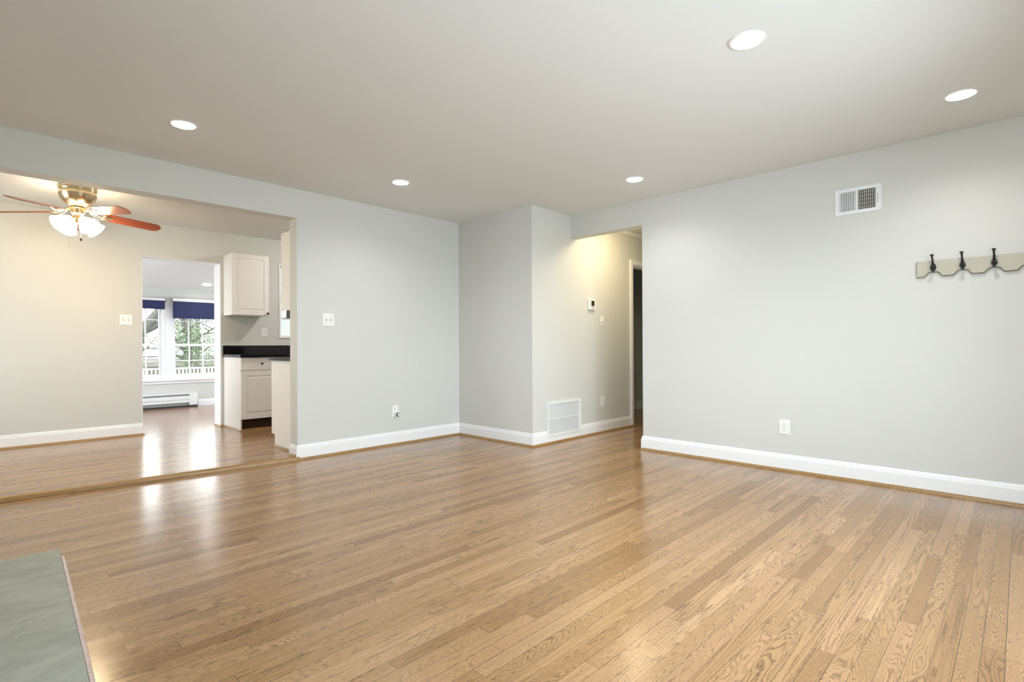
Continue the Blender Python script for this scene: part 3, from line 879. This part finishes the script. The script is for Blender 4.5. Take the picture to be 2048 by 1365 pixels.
def add_receptacles(r, which=(1, -1)):
    for s in which:
        zc = s * .0195
        a = [(.0155 * math.cos(t) * 1.08, .0155 * math.sin(t)) for t in [2 * math.pi * k / 20 for k in range(20)]]
        a = [(p, max(-.0125, min(.0125, q))) for p, q in a]
        rc = MB().prism(a, lambda p, q, t: (p, t, zc + q), -.0078, -.002).build('receptacle', M['white'], r)
        MB().box(-.0075, -.0082, zc + .000, -.0052, -.0076, zc + .0085).box(.0052, -.0082, zc + .001, .0072, -.0076, zc + .0075).lathe([(.0026, 0), (.0026, .0006), (.0003, .0006)], (0, -.0076, zc - .0065), (0, -1, 0), 10).build('slots', M['slot'], rc)
    for z in (.05, -.05) if len(which) == 1 else (0,):
        pass
    MB().lathe([(.003, 0), (.0025, .0012), (.0003, .0014)], (0, -.006, 0), (0, -1, 0), 10).build('screw', M['grey_slot'], r)


def add_toggles(r, xs):
    for x in xs:
        s = MB().box(x - .0055, -.0066, -.0125, x + .0055, -.003, .0125).build('switch_slot', M['grey_slot'], r)
        tg = MB()
        tg.add([(x - .004, -.006, -.006), (x + .004, -.006, -.006), (x + .004, -.006, .008), (x - .004, -.006, .008), (x - .0033, -.018, .005), (x + .0033, -.018, .005), (x + .0033, -.017, .012), (x - .0033, -.017, .012)],
               [(0, 3, 2, 1), (4, 5, 6, 7), (0, 1, 5, 4), (1, 2, 6, 5), (2, 3, 7, 6), (3, 0, 4, 7)])
        tg.build('toggle', M['white'], r)
        for z in (.03, -.03):
            MB().lathe([(.003, 0), (.0025, .0012), (.0003, .0014)], (x, -.006, z), (0, -1, 0), 10).build('screw', M['grey_slot'], r)


r = plate('light_switch', 'double switch plate on the back wall right of the dining opening', 'light switch', (2.336, YB, 1.272), 0, .116, .118); add_toggles(r, (-.023, .023))
r = plate('light_switch', 'double switch plate on the dining wall left of the sunroom doorway', 'light switch', (1.195, YD, 1.330), 0, .116, .118); add_toggles(r, (-.023, .023))
r = plate('wall_outlet', 'duplex outlet low on the back wall with a dial timer plugged in', 'outlet', (3.063, YB, .348), 0); add_receptacles(r)
r = plate('wall_outlet', 'duplex outlet low on the long coat rack wall', 'outlet', (XR, 1.378, .353), RW, .084, .118); add_receptacles(r)
r = plate('wall_outlet', 'duplex outlet above the black backsplash under the upper cabinet', 'outlet', (2.682, YD, 1.21), 0); add_receptacles(r)
# dimmer in the hall
r = plate('dimmer_switch', 'single switch plate with a round dimmer knob below the thermostat', 'light switch', (5.155, YN, 1.305), 0)
MB().lathe([(.016, 0), (.0155, .012), (.013, .0155), (.0003, .0155)], (0, -.006, 0), (0, -1, 0), 24).build('dimmer_knob', M['white'], r, smooth=40)
r = plate('cable_plate', 'narrow white jack plate low on the hall wall right of the grille', 'wall jack', (5.162, YN, .365), 0)
MB().box(-.014, -.0075, -.034, .014, -.003, .034).build('insert', M['white'], r, bevel=.001)
MB().lathe([(.005, 0), (.005, .008), (.0003, .008)], (0, -.0075, 0), (0, -1, 0), 12).build('jack', M['grey_slot'], r)
# plug-in timer
r = thing('plug_in_timer', 'small white plug-in timer with a black ringed dial', 'timer', (3.068, YB - .0082, .318))
MB().box(-.022, -.030, -.028, .022, 0, .020).build('timer_body', M['white'], r, bevel=.004)
d = MB().lathe([(.0200, 0), (.0200, .006), (.0150, .007), (.0003, .007)], (.002, -.030, -.006), (0, -1, 0), 28).build('dial_ring', M['black'], r, smooth=40)
MB().lathe([(.0125, 0), (.0115, .008), (.0003, .009)], (.004, -.0365, -.006), (0, -1, 0), 24).build('dial', M['white'], r, smooth=40)
MB().box(-.008, -.031, .0135, .006, -.029, .017).build('timer_switch', M['slot'], r)
# thermostat
r = thing('thermostat', 'white wall thermostat with a dark screen in the hall', 'thermostat', (4.935, YN, 1.487))
MB().box(-.062, -.020, -.062, .062, 0, .062).build('thermostat_base', M['white'], r, bevel=.004)
MB().box(-.055, -.030, -.058, .060, -.0205, .058).build('thermostat_cover', M['white'], r, bevel=.004)
MB().box(-.028, -.0312, -.018, .032, -.030, .042).build('screen', M['screen'], r)
MB().box(-.026, -.0316, -.034, .030, -.030, -.024).build('button_strip', M['grey_slot'], r)
MB().lathe([(.005, 0), (.0045, .0016), (.0003, .002)], (.002, -.030, -.045), (0, -1, 0), 12).build('button', M['slot'], r)

# ------------------------------------------------------------------ air register high on the right wall
r = thing('air_register', 'white louvered supply register high on the coat rack wall', 'air vent', (XR, .868, 2.0855), RW)
w, h = .293, .193
m = MB()
iw0, iw1, ih = -.114, .112, .0715
m.box(-w / 2, -.008, -h / 2, w / 2, 0, -ih).box(-w / 2, -.008, ih, w / 2, 0, h / 2).box(-w / 2, -.008, -ih, iw0, 0, ih).box(iw1, -.008, -ih, w / 2, 0, ih).box(-.012, -.008, -ih, .002, 0, ih)
fr_ = m.build('register_frame', M['metal_white'], r)
MB().box(iw0, -.0008, -ih, iw1, -.0002, ih).build('duct_back', M['dark'], r)
for a, b, ang, nm in ((iw0, -.012, 46, 'left'), (.002, iw1, -48, 'right')):
    m = MB()
    n = 9
    for k in range(n):
        x = a + (b - a) * (k + .5) / n
        m.obox((x, -.0055, 0), (.0088 if ang > 0 else .0078, .0009, 2 * ih), Matrix.Rotation(math.radians(ang), 3, 'Z'))
    m.build('louver_bank', M['metal_white'], r)
m = MB()
for k in range(5):
    z = -ih + 2 * ih * (k + .6) / 5.2
    m.box(.003, -.0018, z - .0035, iw1 - .012, -.0009, z + .0035)
m.build('damper_blades', M['foil'], r)
MB().box(.122, -.0086, -.006, .1245, -.007, .026).box(.122, -.0086, -.040, .1245, -.007, -.010).build('lever_slot', M['slot'], r)
MB().box(.119, -.016, -.010, .1275, -.008, -.006).build('damper_lever', M['metal_white'], r)
for x in (-.139, .133):
    MB().lathe([(.0025, 0), (.002, .001), (.0003, .0012)], (x, -.008, -.005), (0, -1, 0), 8).build('screw', M['grey_slot'], r)

# ------------------------------------------------------------------ return grille on the hall wall
r = thing('return_grille', 'large white return air grille at the foot of the hall wall', 'air vent', (4.4375, YN, .249))
w, h = .575, .362
b_ = .026
m = MB().box(-w / 2, -.018, -h / 2, w / 2, 0, -h / 2 + b_).box(-w / 2, -.018, h / 2 - b_, w / 2, 0, h / 2).box(-w / 2, -.018, -h / 2 + b_, -w / 2 + b_, 0, h / 2 - b_).box(w / 2 - b_, -.018, -h / 2 + b_, w / 2, 0, h / 2 - b_)
m.build('grille_frame', M['metal_white'], r, bevel=.003)
m = MB()
n = 60
for k in range(n):
    x = -w / 2 + b_ + (w - 2 * b_) * (k + .5) / n
    m.obox((x, -.010, 0), (.0106, .0010, h - 2 * b_), Matrix.Rotation(math.radians(14), 3, 'Z'))
m.build('grille_blades', M['metal_white'], r)
MB().box(-w / 2 + b_, -.0165, -.004, w / 2 - b_, -.002, .004).build('cross_bar', M['metal_white'], r)
MB().box(-w / 2 + b_, -.002, -h / 2 + b_, w / 2 - b_, -.0005, h / 2 - b_).build('filter_panel', simple('white_filter', (.82, .83, .84), .9), r)
for sx in (-1, 1):
    MB().lathe([(.003, 0), (.0025, .001), (.0003, .0012)], (sx * .2, -.018, -h / 2 + .012), (0, -1, 0), 8).build('screw', M['grey_slot'], r)

# ------------------------------------------------------------------ coat rack
rack = thing('coat_rack', 'scalloped greige coat rack with black iron hooks high on the wall', 'coat rack', (XR, .2, 1.585), RW)
# local x = 0.2 - y ; hooks at y = .435, .282, .129, -.024, -.177
HX = [.2 - y for y in (.431, .279, .125, -.030, -.185)]
xl, xr_ = .2 - .523, .2 + .27
top, low, high = 0.0, -.110, -.080
out = [(xl, top), (xl, low)]
x = xl
for i, hx in enumerate(HX):
    out += [(hx - .047, low), (hx - .036, low + .012), (hx - .026, high - .004), (hx - .014, high), (hx + .018, high), (hx + .030, high - .006), (hx + .038, low + .010), (hx + .047, low)]
out += [(xr_, low), (xr_, top)]
out = out[:2] + [p for p in out[2:]]
m = MB().prism(out, lambda p, q, t: (p, t, q), -.013, 0)
bd = m.build('rack_board', M['rack_edge'], rack, bevel=.002)
bd['label'] = 'worn brown edges of the rack board'
ins = [(xl + .002, top - .0012), (xl + .002, low + .004)]
for hx in HX:
    ins += [(hx - .049, low + .004), (hx - .038, low + .016), (hx - .028, high), (hx - .015, high + .004), (hx + .019, high + .004), (hx + .032, high - .002), (hx + .040, low + .014), (hx + .049, low + .004)]
ins += [(xr_ - .004, low + .004), (xr_ - .004, top - .0012)]
MB().prism(ins, lambda p, q, t: (p, t, q), -.0185, -.012).build('painted_face', M['rack'], bd, bevel=.003)


def hook(hx, lean):
    z0 = -.045
    pl = [(.0175 * math.sin(t), z0 - .004 + (.030 if math.cos(t) > 0 else .036) * math.cos(t) * (1 - .0 * abs(math.sin(t)))) for t in [2 * math.pi * k / 24 for k in range(24)]]
    h = MB().prism([(hx + p * (1 if q > z0 - .004 else max(.25, 1 - .75 * ((z0 - .004 - q) / .036) ** 1.6)), q) for p, q in reversed(pl)], lambda p, q, t: (p, t, q), -.0225, -.0185).build('coat_hook', M['black'], rack, bevel=.001)
    m = MB().tube([(hx, -.021, z0 + .004), (hx + lean * .2, -.030, z0 + .028), (hx + lean * .5, -.037, z0 + .045), (hx + lean * .8, -.043, z0 + .062), (hx + lean, -.047, z0 + .074)], [.0075, .0062, .0055, .0054, .0060], 12)
    m.lathe([(.0055, -.004), (.0095, .003), (.0118, .007), (.0105, .010), (.0003, .0115)], (hx + lean, -.047, z0 + .074), (lean * 2, -.4, 1), 16)
    m.build('upper_prong', M['black'], h, smooth=50)
    m = MB().tube([(hx, -.021, z0 - .006), (hx, -.034, z0 - .022), (hx, -.046, z0 - .024), (hx, -.054, z0 - .012)], [.0075, .0068, .0062, .006], 12)
    m.sphere((hx, -.057, z0 - .004), .0125, 1.08, .9, .95)
    m.build('lower_prong', M['black'], h, smooth=60)
    MB().sphere((hx, -.0235, z0 + .019), .0032, seg=8, rings=6).build('screw', M['bronze'], h, smooth=60)


for i, hx in enumerate(HX):
    hook(hx, (-.004, -.003, -.001, 0, 0)[i])


# ------------------------------------------------------------------ kitchen
def raised_door(x0, x1, z0, z1, yf, parent, name, O, frame=.055, knob=None, panel=True):
    """door or drawer front facing -y; its face at yf"""
    m = MB().box(x0, yf, z0, x1, yf + .019, z1)
    d = None
    if panel:
        m = MB()
        m.box(x0, yf, z0, x0 + frame, yf + .019, z1).box(x1 - frame, yf, z0, x1, yf + .019, z1).box(x0 + frame, yf, z0, x1 - frame, yf + .019, z0 + frame).box(x0 + frame, yf, z1 - frame, x1 - frame, yf + .019, z1)
        d = m.build(name, M['cab'], parent, origin=O, bevel=.002)
        a0, a1, b0, b1 = x0 + frame - .002, x1 - frame + .002, z0 + frame - .002, z1 - frame + .002
        e = .030
        p = MB()
        p.add([(a0, yf + .009, b0), (a1, yf + .009, b0), (a1, yf + .009, b1), (a0, yf + .009, b1), (a0 + e, yf + .001, b0 + e), (a1 - e, yf + .001, b0 + e), (a1 - e, yf + .001, b1 - e), (a0 + e, yf + .001, b1 - e), (a0, yf + .017, b0), (a1, yf + .017, b0), (a1, yf + .017, b1), (a0, yf + .017, b1)],
              [(4, 5, 6, 7), (0, 1, 5, 4), (1, 2, 6, 5), (2, 3, 7, 6), (3, 0, 4, 7), (8, 9, 1, 0), (9, 10, 2, 1), (10, 11, 3, 2), (11, 8, 0, 3), (8, 11, 10, 9)])
        p.build('raised_panel', M['cab'], d, origin=O)
    else:
        d = m.build(name, M['cab'], parent, origin=O, bevel=.004)
    if knob:
        MB().lathe([(.006, 0), (.005, .010), (.013, .016), (.015, .022), (.011, .027), (.0003, .029)], (knob[0], yf, knob[1]), (0, -1, 0), 20).build('knob', M['bronze'], d, origin=O, smooth=50)
    return d


# upper cabinet on the far wall
ux0, ux1, uz0, uz1, uyf = 2.192, 2.630, 1.413, 2.167, YD - .30
r = thing('wall_cabinet', 'white wall cabinet with one raised-panel door left of the kitchen window', 'cabinet', ((ux0 + ux1) / 2, YD, uz0), 0, 'kitchen wall cabinets')
O = r.location
MB().box(ux0, uyf + .020, uz0, ux1, YD, uz1).build('cabinet_body', M['cab'], r, origin=O, bevel=.002)
raised_door(ux0 + .001, ux1 - .001, uz0 + .002, uz1 - .002, uyf, r, 'door', O, .058, (ux1 - .022, uz0 + .028))
# base cabinet on the far wall
bx0, bx1, byf = 2.192, 3.12, YD - .60
r = thing('base_cabinet', 'white base cabinet with a drawer and panel door by the sunroom doorway', 'cabinet', ((bx0 + bx1) / 2, YD, ZF), 0, 'kitchen base cabinets')
O = r.location
MB().box(bx0, byf + .020, .165, bx1, YD - .001, .897).box(bx0, byf + .03, ZF, bx0 + .018, YD - .001, .165).box(bx1 - .018, byf + .03, ZF, bx1, YD - .001, .165).build('cabinet_body', M['cab'], r, origin=O, bevel=.002)
MB().box(bx0 + .018, byf + .055, ZF, bx1 - .018, byf + .07, .165).build('toe_kick', M['toe'], r, origin=O)['label'] = 'dark glossy toe kick'
for k in range(2):
    a, b = bx0 + .001 + k * .464, bx0 + .463 + k * .464
    raised_door(a, b, .745, .893, byf, r, 'drawer', O, knob=((a + b) / 2, .822), panel=False)
    raised_door(a, b, .168, .738, byf, r, 'door', O, .060)
struct('trim_9', MB().sweep(shoe(ZF, 0.0), [(bx1, byf + .055), (bx0 + .0, byf + .055)]), M['oak_trim'], 'oak shoe moulding under the dark toe kick', 'shoe moulding', smooth=40)
# worktop and backsplash
r = thing('countertop', 'black speckled granite worktop with backsplash under the kitchen window', 'countertop', (2.18, YD, .898), 0, 'granite worktops')
O = r.location
MB().box(2.178, YD - .625, .898, 3.2, YD, .930).build('worktop', M['granite'], r, origin=O, bevel=.004)
MB().box(2.178, YD - .020, .9305, 3.2, YD, 1.040).build('backsplash', M['granite'], r, origin=O, bevel=.002)
# near run on the back of the living room wall
nx0, nx1, ny0, ny1 = 2.092, 3.2, YB + TB + .001, 5.395
r = thing('base_cabinet', 'end of the white base cabinet behind the opening wall', 'cabinet', (nx0, ny0, ZF), 0, 'kitchen base cabinets')
O = r.location
poly = [(ny0, ZF), (ny1 - .075, ZF), (ny1 - .075, .155), (ny1, .155), (ny1, .885), (ny0, .885)]
MB().prism(poly, lambda p, q, t: (t, p, q), nx0, nx0 + .018).build('end_panel', M['cab'], r, origin=O, bevel=.001)
MB().box(nx0 + .0185, ny0, .155, nx1, ny1 - .02, .885).build('cabinet_body', M['cab'], r, origin=O)
for k in range(2):
    a = nx0 + .02 + k * .54
    MB().box(a, ny1 - .0195, .17, a + .53, ny1, .72).build('door', M['cab'], r, origin=O, bevel=.003)
    MB().box(a, ny1 - .0195, .735, a + .53, ny1, .875).build('drawer', M['cab'], r, origin=O, bevel=.003)
MB().box(nx0 + .0185, ny1 - .09, ZF, nx1, ny1 - .076, .155).build('toe_kick', M['toe'], r, origin=O)
struct('trim_10', MB().sweep(shoe(ZF, 0.0), [(nx0, ny0), (nx0, ny1 - .075)]), M['oak_trim'], 'oak shoe moulding along the cabinet end panel', 'shoe moulding', smooth=40)
r = thing('countertop', 'black granite worktop end on the cabinet behind the opening wall', 'countertop', (2.067, ny0, .886), 0, 'granite worktops')
O = r.location
MB().box(2.067, ny0, .886, nx1, 5.42, .918).build('worktop', M['granite'], r, origin=O, bevel=.004)
MB().box(2.067, ny0, .9185, nx1, ny0 + .02, 1.02).build('backsplash', M['granite'], r, origin=O, bevel=.002)
r = thing('wall_cabinet', 'plain end of the wall cabinet behind the opening wall', 'cabinet', (nx0, ny0, 1.365), 0, 'kitchen wall cabinets')
O = r.location
MB().box(nx0, ny0, 1.368, nx1, 5.14, 2.118).build('cabinet_body', M['cab'], r, origin=O, bevel=.002)
for k in range(2):
    a = nx0 + .003 + k * .55
    MB().box(a, 5.1405, 1.372, a + .545, 5.16, 2.114).build('door', M['cab'], r, origin=O, bevel=.003)
# small fixture under the near wall cabinet
r = thing('cabinet_fixture', 'small white fixture with a grey bracket under the plain cabinet end', 'fixture', (2.11, 5.105, 1.368))
O = r.location
MB().box(2.105, 5.060, 1.303, 2.30, 5.150, 1.3675).build('fixture_body', M['fixture_glow'], r, origin=O, bevel=.008)
MB().box(2.100, 5.052, 1.296, 2.304, 5.0595, 1.3675).box(2.100, 5.0595, 1.296, 2.304, 5.158, 1.3025).build('bracket', M['grey_slot'], r, origin=O)

# ------------------------------------------------------------------ slate hearth
hp = [(XL + .001, 1.15), (.208, 1.15), (.253, 2.25), (.300, 3.435), (XL + .001, 3.45)]
r = thing('hearth_slab', 'grey-green slate hearth slab set on the oak floor', 'hearth', (-.1, 2.3, 0))
MB().prism(hp, lambda p, q, t: (p, q, t), 0.0005, .022).build('slate_slab', M['slate'], r, origin=r.location, bevel=.004)
m = MB()
m.sweep([(-.001, .0005), (-.016, .0005), (-.015, .008), (-.010, .014), (-.001, .016)], [(.2085, 1.16), (.2535, 2.25), (.2965, 3.33)])
m.build('edge_strip', M['pink'], r, origin=r.location, smooth=40)['label'] = 'pale worn strip along the slab edge'

# ------------------------------------------------------------------ garden outside the sunroom
struct('ground', MB().box(-70, -70, -0.9, 80, 100, -0.8), M['lawn'], 'pale lawn outside the sunroom windows', 'lawn')
# deck
dk = thing('deck_railing', 'white deck railing with square balusters outside the sunroom', 'railing', (4.25, 15.0, -.3))
O = dk.location
MB().box(1.4, 14.95, .485, 7.1, 15.04, .515).build('top_rail', M['rail'], dk, origin=O, bevel=.004)
MB().box(1.4, 14.97, -.22, 7.1, 15.02, -.17).build('bottom_rail', M['rail'], dk, origin=O)
for k in range(2):
    MB().box(1.3 + 5.7 * k, 14.94, -.3, 1.4 + 5.7 * k, 15.04, .54).build('rail_post', M['rail'], dk, origin=O)
bal = MB().box(-.0125, -.0125, 0, .0125, .0125, .655)
b0 = bal.build('baluster', M['rail'], dk)
xs_ = [1.45 + .082 * k for k in range(69)]
b0.location = (xs_[0] - O.x, 0, -.17 - O.z)
for xx in xs_[1:]:
    c = b0.copy(); COL.objects.link(c); c.location = (xx - O.x, 0, -.17 - O.z)
struct('deck', MB().box(1.2, YS + .35, -.38, 7.2, 15.1, -.3), M['deckw'], 'grey board deck outside the sunroom', 'deck')
# lattice-topped fence
fn = thing('lattice_fence', 'weathered board fence with a lattice top across the garden', 'fence', (8, 21, -.8))
O = fn.location
m = MB()
for k in range(112):
    x0 = 0 + .145 * k
    m.box(x0, 21.0, -.8, x0 + .138, 21.02, .34)
m.build('fence_boards', M['fence'], fn, origin=O)
m = MB()
ang = math.radians(45)
for k in range(265):
    x0 = .1 + .0615 * k
    for s in (-1, 1):
        m.obox((x0, 21.01 + s * .006, .53), (.017, .008, .46), Matrix.Rotation(s * ang, 3, 'Y'))
m.build('lattice', M['fence'], fn, origin=O)
MB().box(0, 20.97, .69, 16.4, 21.05, .74).box(0, 20.97, .33, 16.4, 21.05, .38).build('fence_rails', M['fence'], fn, origin=O)
for k in range(7):
    MB().box(.3 + 2.5 * k, 20.96, -.8, .4 + 2.5 * k, 21.06, .78).build('fence_post', M['fence'], fn, origin=O)


def tree(name, label, base, seed, h, r0, nlimb, leafmat, nleaf, spread, leaf=.16, lean=(0, 0), z_first=.35, conifer=False):
    rd = random.Random(seed)
    t = thing(name, label, 'tree', base, 0, 'trees in the garden')
    trunk = MB()
    pts = [Vector((lean[0] * q * q + rd.uniform(-.05, .05), lean[1] * q * q + rd.uniform(-.05, .05), h * q)) for q in (0, .15, .3, .45, .6, .8, 1)]
    trunk.tube(pts, [r0 * (1 - .82 * q) for q in (0, .15, .3, .45, .6, .8, 1)], 10)
    lv = []
    limbs = MB()
    for k in range(nlimb):
        q = z_first + (1 - z_first) * (k + rd.random() * .6) / nlimb
        i = min(5, int(q * 6))
        p = pts[i].lerp(pts[i + 1], q * 6 - i) if q < 1 else pts[-1]
        a = rd.uniform(0, 2 * math.pi)
        ln = spread * (1 - (.75 if conifer else .35) * q) * rd.uniform(.7, 1.1)
        up = rd.uniform(-.15, .2) if conifer else rd.uniform(.15, .8)
        d = Vector((math.cos(a), math.sin(a), up)).normalized()
        P = [p]
        for s in range(1, 5):
            d = (d + Vector((rd.uniform(-.3, .3), rd.uniform(-.3, .3), rd.uniform(-.2, .2)))).normalized()
            P.append(P[-1] + d * ln / 4)
        rr = r0 * (.42 if not conifer else .2) * (1 - .6 * q)
        limbs.tube(P, [rr, rr * .75, rr * .5, rr * .33, rr * .12], 6)
        for s in range(1, 5):
            for _ in range(3):
                a2 = Vector((rd.uniform(-1, 1), rd.uniform(-1, 1), rd.uniform(-.5, .8))).normalized()
                e = P[s] + a2 * ln * rd.uniform(.15, .4)
                limbs.tube([P[s], P[s].lerp(e, .5) + Vector((0, 0, .05)), e], [rr * .28, rr * .18, rr * .06], 5)
                lv.append(e); lv.append(P[s].lerp(e, .6))
    trunk.build('trunk', M['bark'], t, smooth=60)
    limbs.build('limbs', M['bark'], t, smooth=60)
    fo = MB()
    for _ in range(nleaf):
        c = rd.choice(lv) + Vector((rd.gauss(0, .22), rd.gauss(0, .22), rd.gauss(0, .18)))
        n = Vector((rd.uniform(-1, 1), rd.uniform(-1, 1), rd.uniform(-1, 1))).normalized()
        u = n.orthogonal().normalized()
        u = Matrix.Rotation(rd.uniform(0, 6.28), 3, n) @ u
        w = n.cross(u)
        s = leaf * rd.uniform(.6, 1.3)
        fo.add([c - u * s * .5, c + w * s * .28 + n * s * .06, c + u * s * .5, c - w * s * .28 + n * s * .06], [(0, 1, 2, 3)])
    f = fo.build('foliage', leafmat, t)
    return t


def limb_tree(name, label, base, seed, trunk, limbs, clumps, leafmat, leaf):
    """tree drawn limb by limb: trunk and limbs are (points, radii); clumps are (centre, spread, leaves)"""
    rd = random.Random(seed)
    t = thing(name, label, 'tree', base, 0, 'trees in the garden')
    O = t.location
    MB().tube(trunk[0], trunk[1], 12).build('trunk', M['bark'], t, smooth=60, origin=O)
    m = MB()
    tips = []
    for pts, r in limbs:
        m.tube(pts, r, 8)
        P = [Vector(p) for p in pts]
        for _ in range(7):
            k = rd.randrange(1, len(P))
            p = P[k - 1].lerp(P[k], rd.random())
            d = Vector((rd.uniform(-1, 1), rd.uniform(-.6, .6), rd.uniform(-.3, .9))).normalized()
            e = p + d * rd.uniform(.5, 1.3)
            m.tube([p, p.lerp(e, .5) + Vector((0, 0, rd.uniform(-.08, .1))), e], [.018, .011, .004], 5)
            tips.append((p, e))
    m.build('limbs', M['bark'], t, smooth=60, origin=O)
    fo = MB()
    def put(c):
        n = Vector((rd.uniform(-1, 1), rd.uniform(-1, 1), rd.uniform(-1, 1))).normalized()
        u = Matrix.Rotation(rd.uniform(0, 6.28), 3, n) @ n.orthogonal().normalized()
        w = n.cross(u)
        q = leaf * rd.uniform(.6, 1.3)
        fo.add([c - u * q * .5, c + w * q * .28 + n * q * .06, c + u * q * .5, c - w * q * .28 + n * q * .06], [(0, 1, 2, 3)])
    for c, sp, n in clumps:
        for _ in range(n):
            put(Vector(c) + Vector((rd.gauss(0, sp[0]), rd.gauss(0, sp[1]), rd.gauss(0, sp[2]))))
    for p, e in tips:
        for _ in range(26):
            put(p.lerp(e, rd.uniform(.2, 1.05)) + Vector((rd.gauss(0, .09), rd.gauss(0, .09), rd.gauss(0, .07))))
    fo.build('foliage', leafmat, t, origin=O)
    return t


limb_tree('garden_tree', 'ivy-clad forked tree straight behind the deck railing', (4.30, 17, -.8), 3,
          ([(4.31, 17, -.8), (4.30, 17, .2), (4.29, 17, .8), (4.29, 17, 1.24)], [.13, .10, .095, .09]),
          [([(4.29, 17, 1.2), (4.18, 17.05, 1.7), (4.06, 17.1, 2.25), (3.95, 17.2, 3.6), (3.85, 17.3, 5.5)], [.075, .065, .06, .04, .015]),
           ([(4.29, 17, 1.2), (4.27, 16.95, 1.7), (4.235, 16.9, 2.3), (4.3, 16.8, 3.6), (4.45, 16.7, 5.8)], [.08, .075, .065, .045, .015]),
           ([(4.29, 17, 1.1), (4.6, 16.9, 1.35), (4.95, 16.8, 1.62), (5.5, 16.6, 1.9)], [.03, .024, .016, .006]),
           ([(4.29, 17, .75), (4.10, 16.95, 1.02), (3.95, 16.9, 1.25), (3.6, 16.8, 1.55)], [.03, .024, .016, .006]),
           ([(4.29, 17, .5), (4.12, 17.05, .72), (3.96, 17.1, .86), (3.6, 17.2, 1.0)], [.026, .02, .014, .005]),
           ([(4.28, 17, 1.5), (4.55, 17.1, 1.75), (4.85, 17.2, 2.15), (5.2, 17.3, 2.9)], [.03, .024, .018, .006])],
          [((4.28, 16.95, .75), (.09, .08, .42), 1300), ((4.22, 16.95, 1.30), (.16, .1, .16), 500), ((4.6, 17.0, 1.05), (.28, .12, .22), 1500), ((4.95, 17.1, 1.0), (.3, .12, .25), 1500), ((4.2, 17.0, 3.8), (.6, .25, .7), 2000)],
          M['leaf2'], .045)
limb_tree('garden_tree', 'large grey-barked tree with a thick limb slanting across the narrower window', (3.42, 19.3, -.8), 5,
          ([(3.36, 19.3, -.8), (3.40, 19.3, .3), (3.48, 19.2, 1.1), (3.57, 19.1, 1.52)], [.27, .21, .18, .165]),
          [([(3.55, 19.1, 1.45), (3.82, 19.05, 1.86), (4.13, 19.0, 2.33), (4.7, 18.9, 3.2), (5.2, 18.8, 4.6)], [.15, .13, .115, .08, .03]),
           ([(3.55, 19.1, 1.48), (3.85, 19.1, 1.64), (4.16, 19.1, 1.83), (4.5, 19.2, 2.1), (5.0, 19.4, 2.7)], [.12, .105, .085, .05, .02]),
           ([(3.55, 19.1, 1.5), (3.35, 19.2, 2.3), (3.1, 19.3, 3.4), (3.0, 19.4, 5.4)], [.14, .12, .09, .03]),
           ([(3.45, 19.2, .9), (3.75, 19.0, 1.0), (4.1, 18.9, .95), (4.5, 18.8, 1.1)], [.03, .024, .014, .005])],
          [((4.2, 20.3, 4.0), (.8, .4, .7), 2500)], M['leaf'], .05)
tree('garden_tree', 'pale green bushy tree beyond the lattice fence at the fully visible window', (7.3, 27.5, -.8), 8, 4.2, .16, 20, M['leaf'], 13000, 2.2, .07, z_first=.25)
tree('garden_tree', 'pale green tree beyond the fence seen below the slanting limb', (5.5, 32.5, -.8), 9, 5.0, .18, 20, M['leaf'], 12000, 1.9, .08, z_first=.35)
tree('garden_tree', 'grey-green tree outside the kitchen window', (8.6, 19.5, -.8), 10, 6.0, .16, 16, M['leaf2'], 6000, 2.2, .07, z_first=.2)
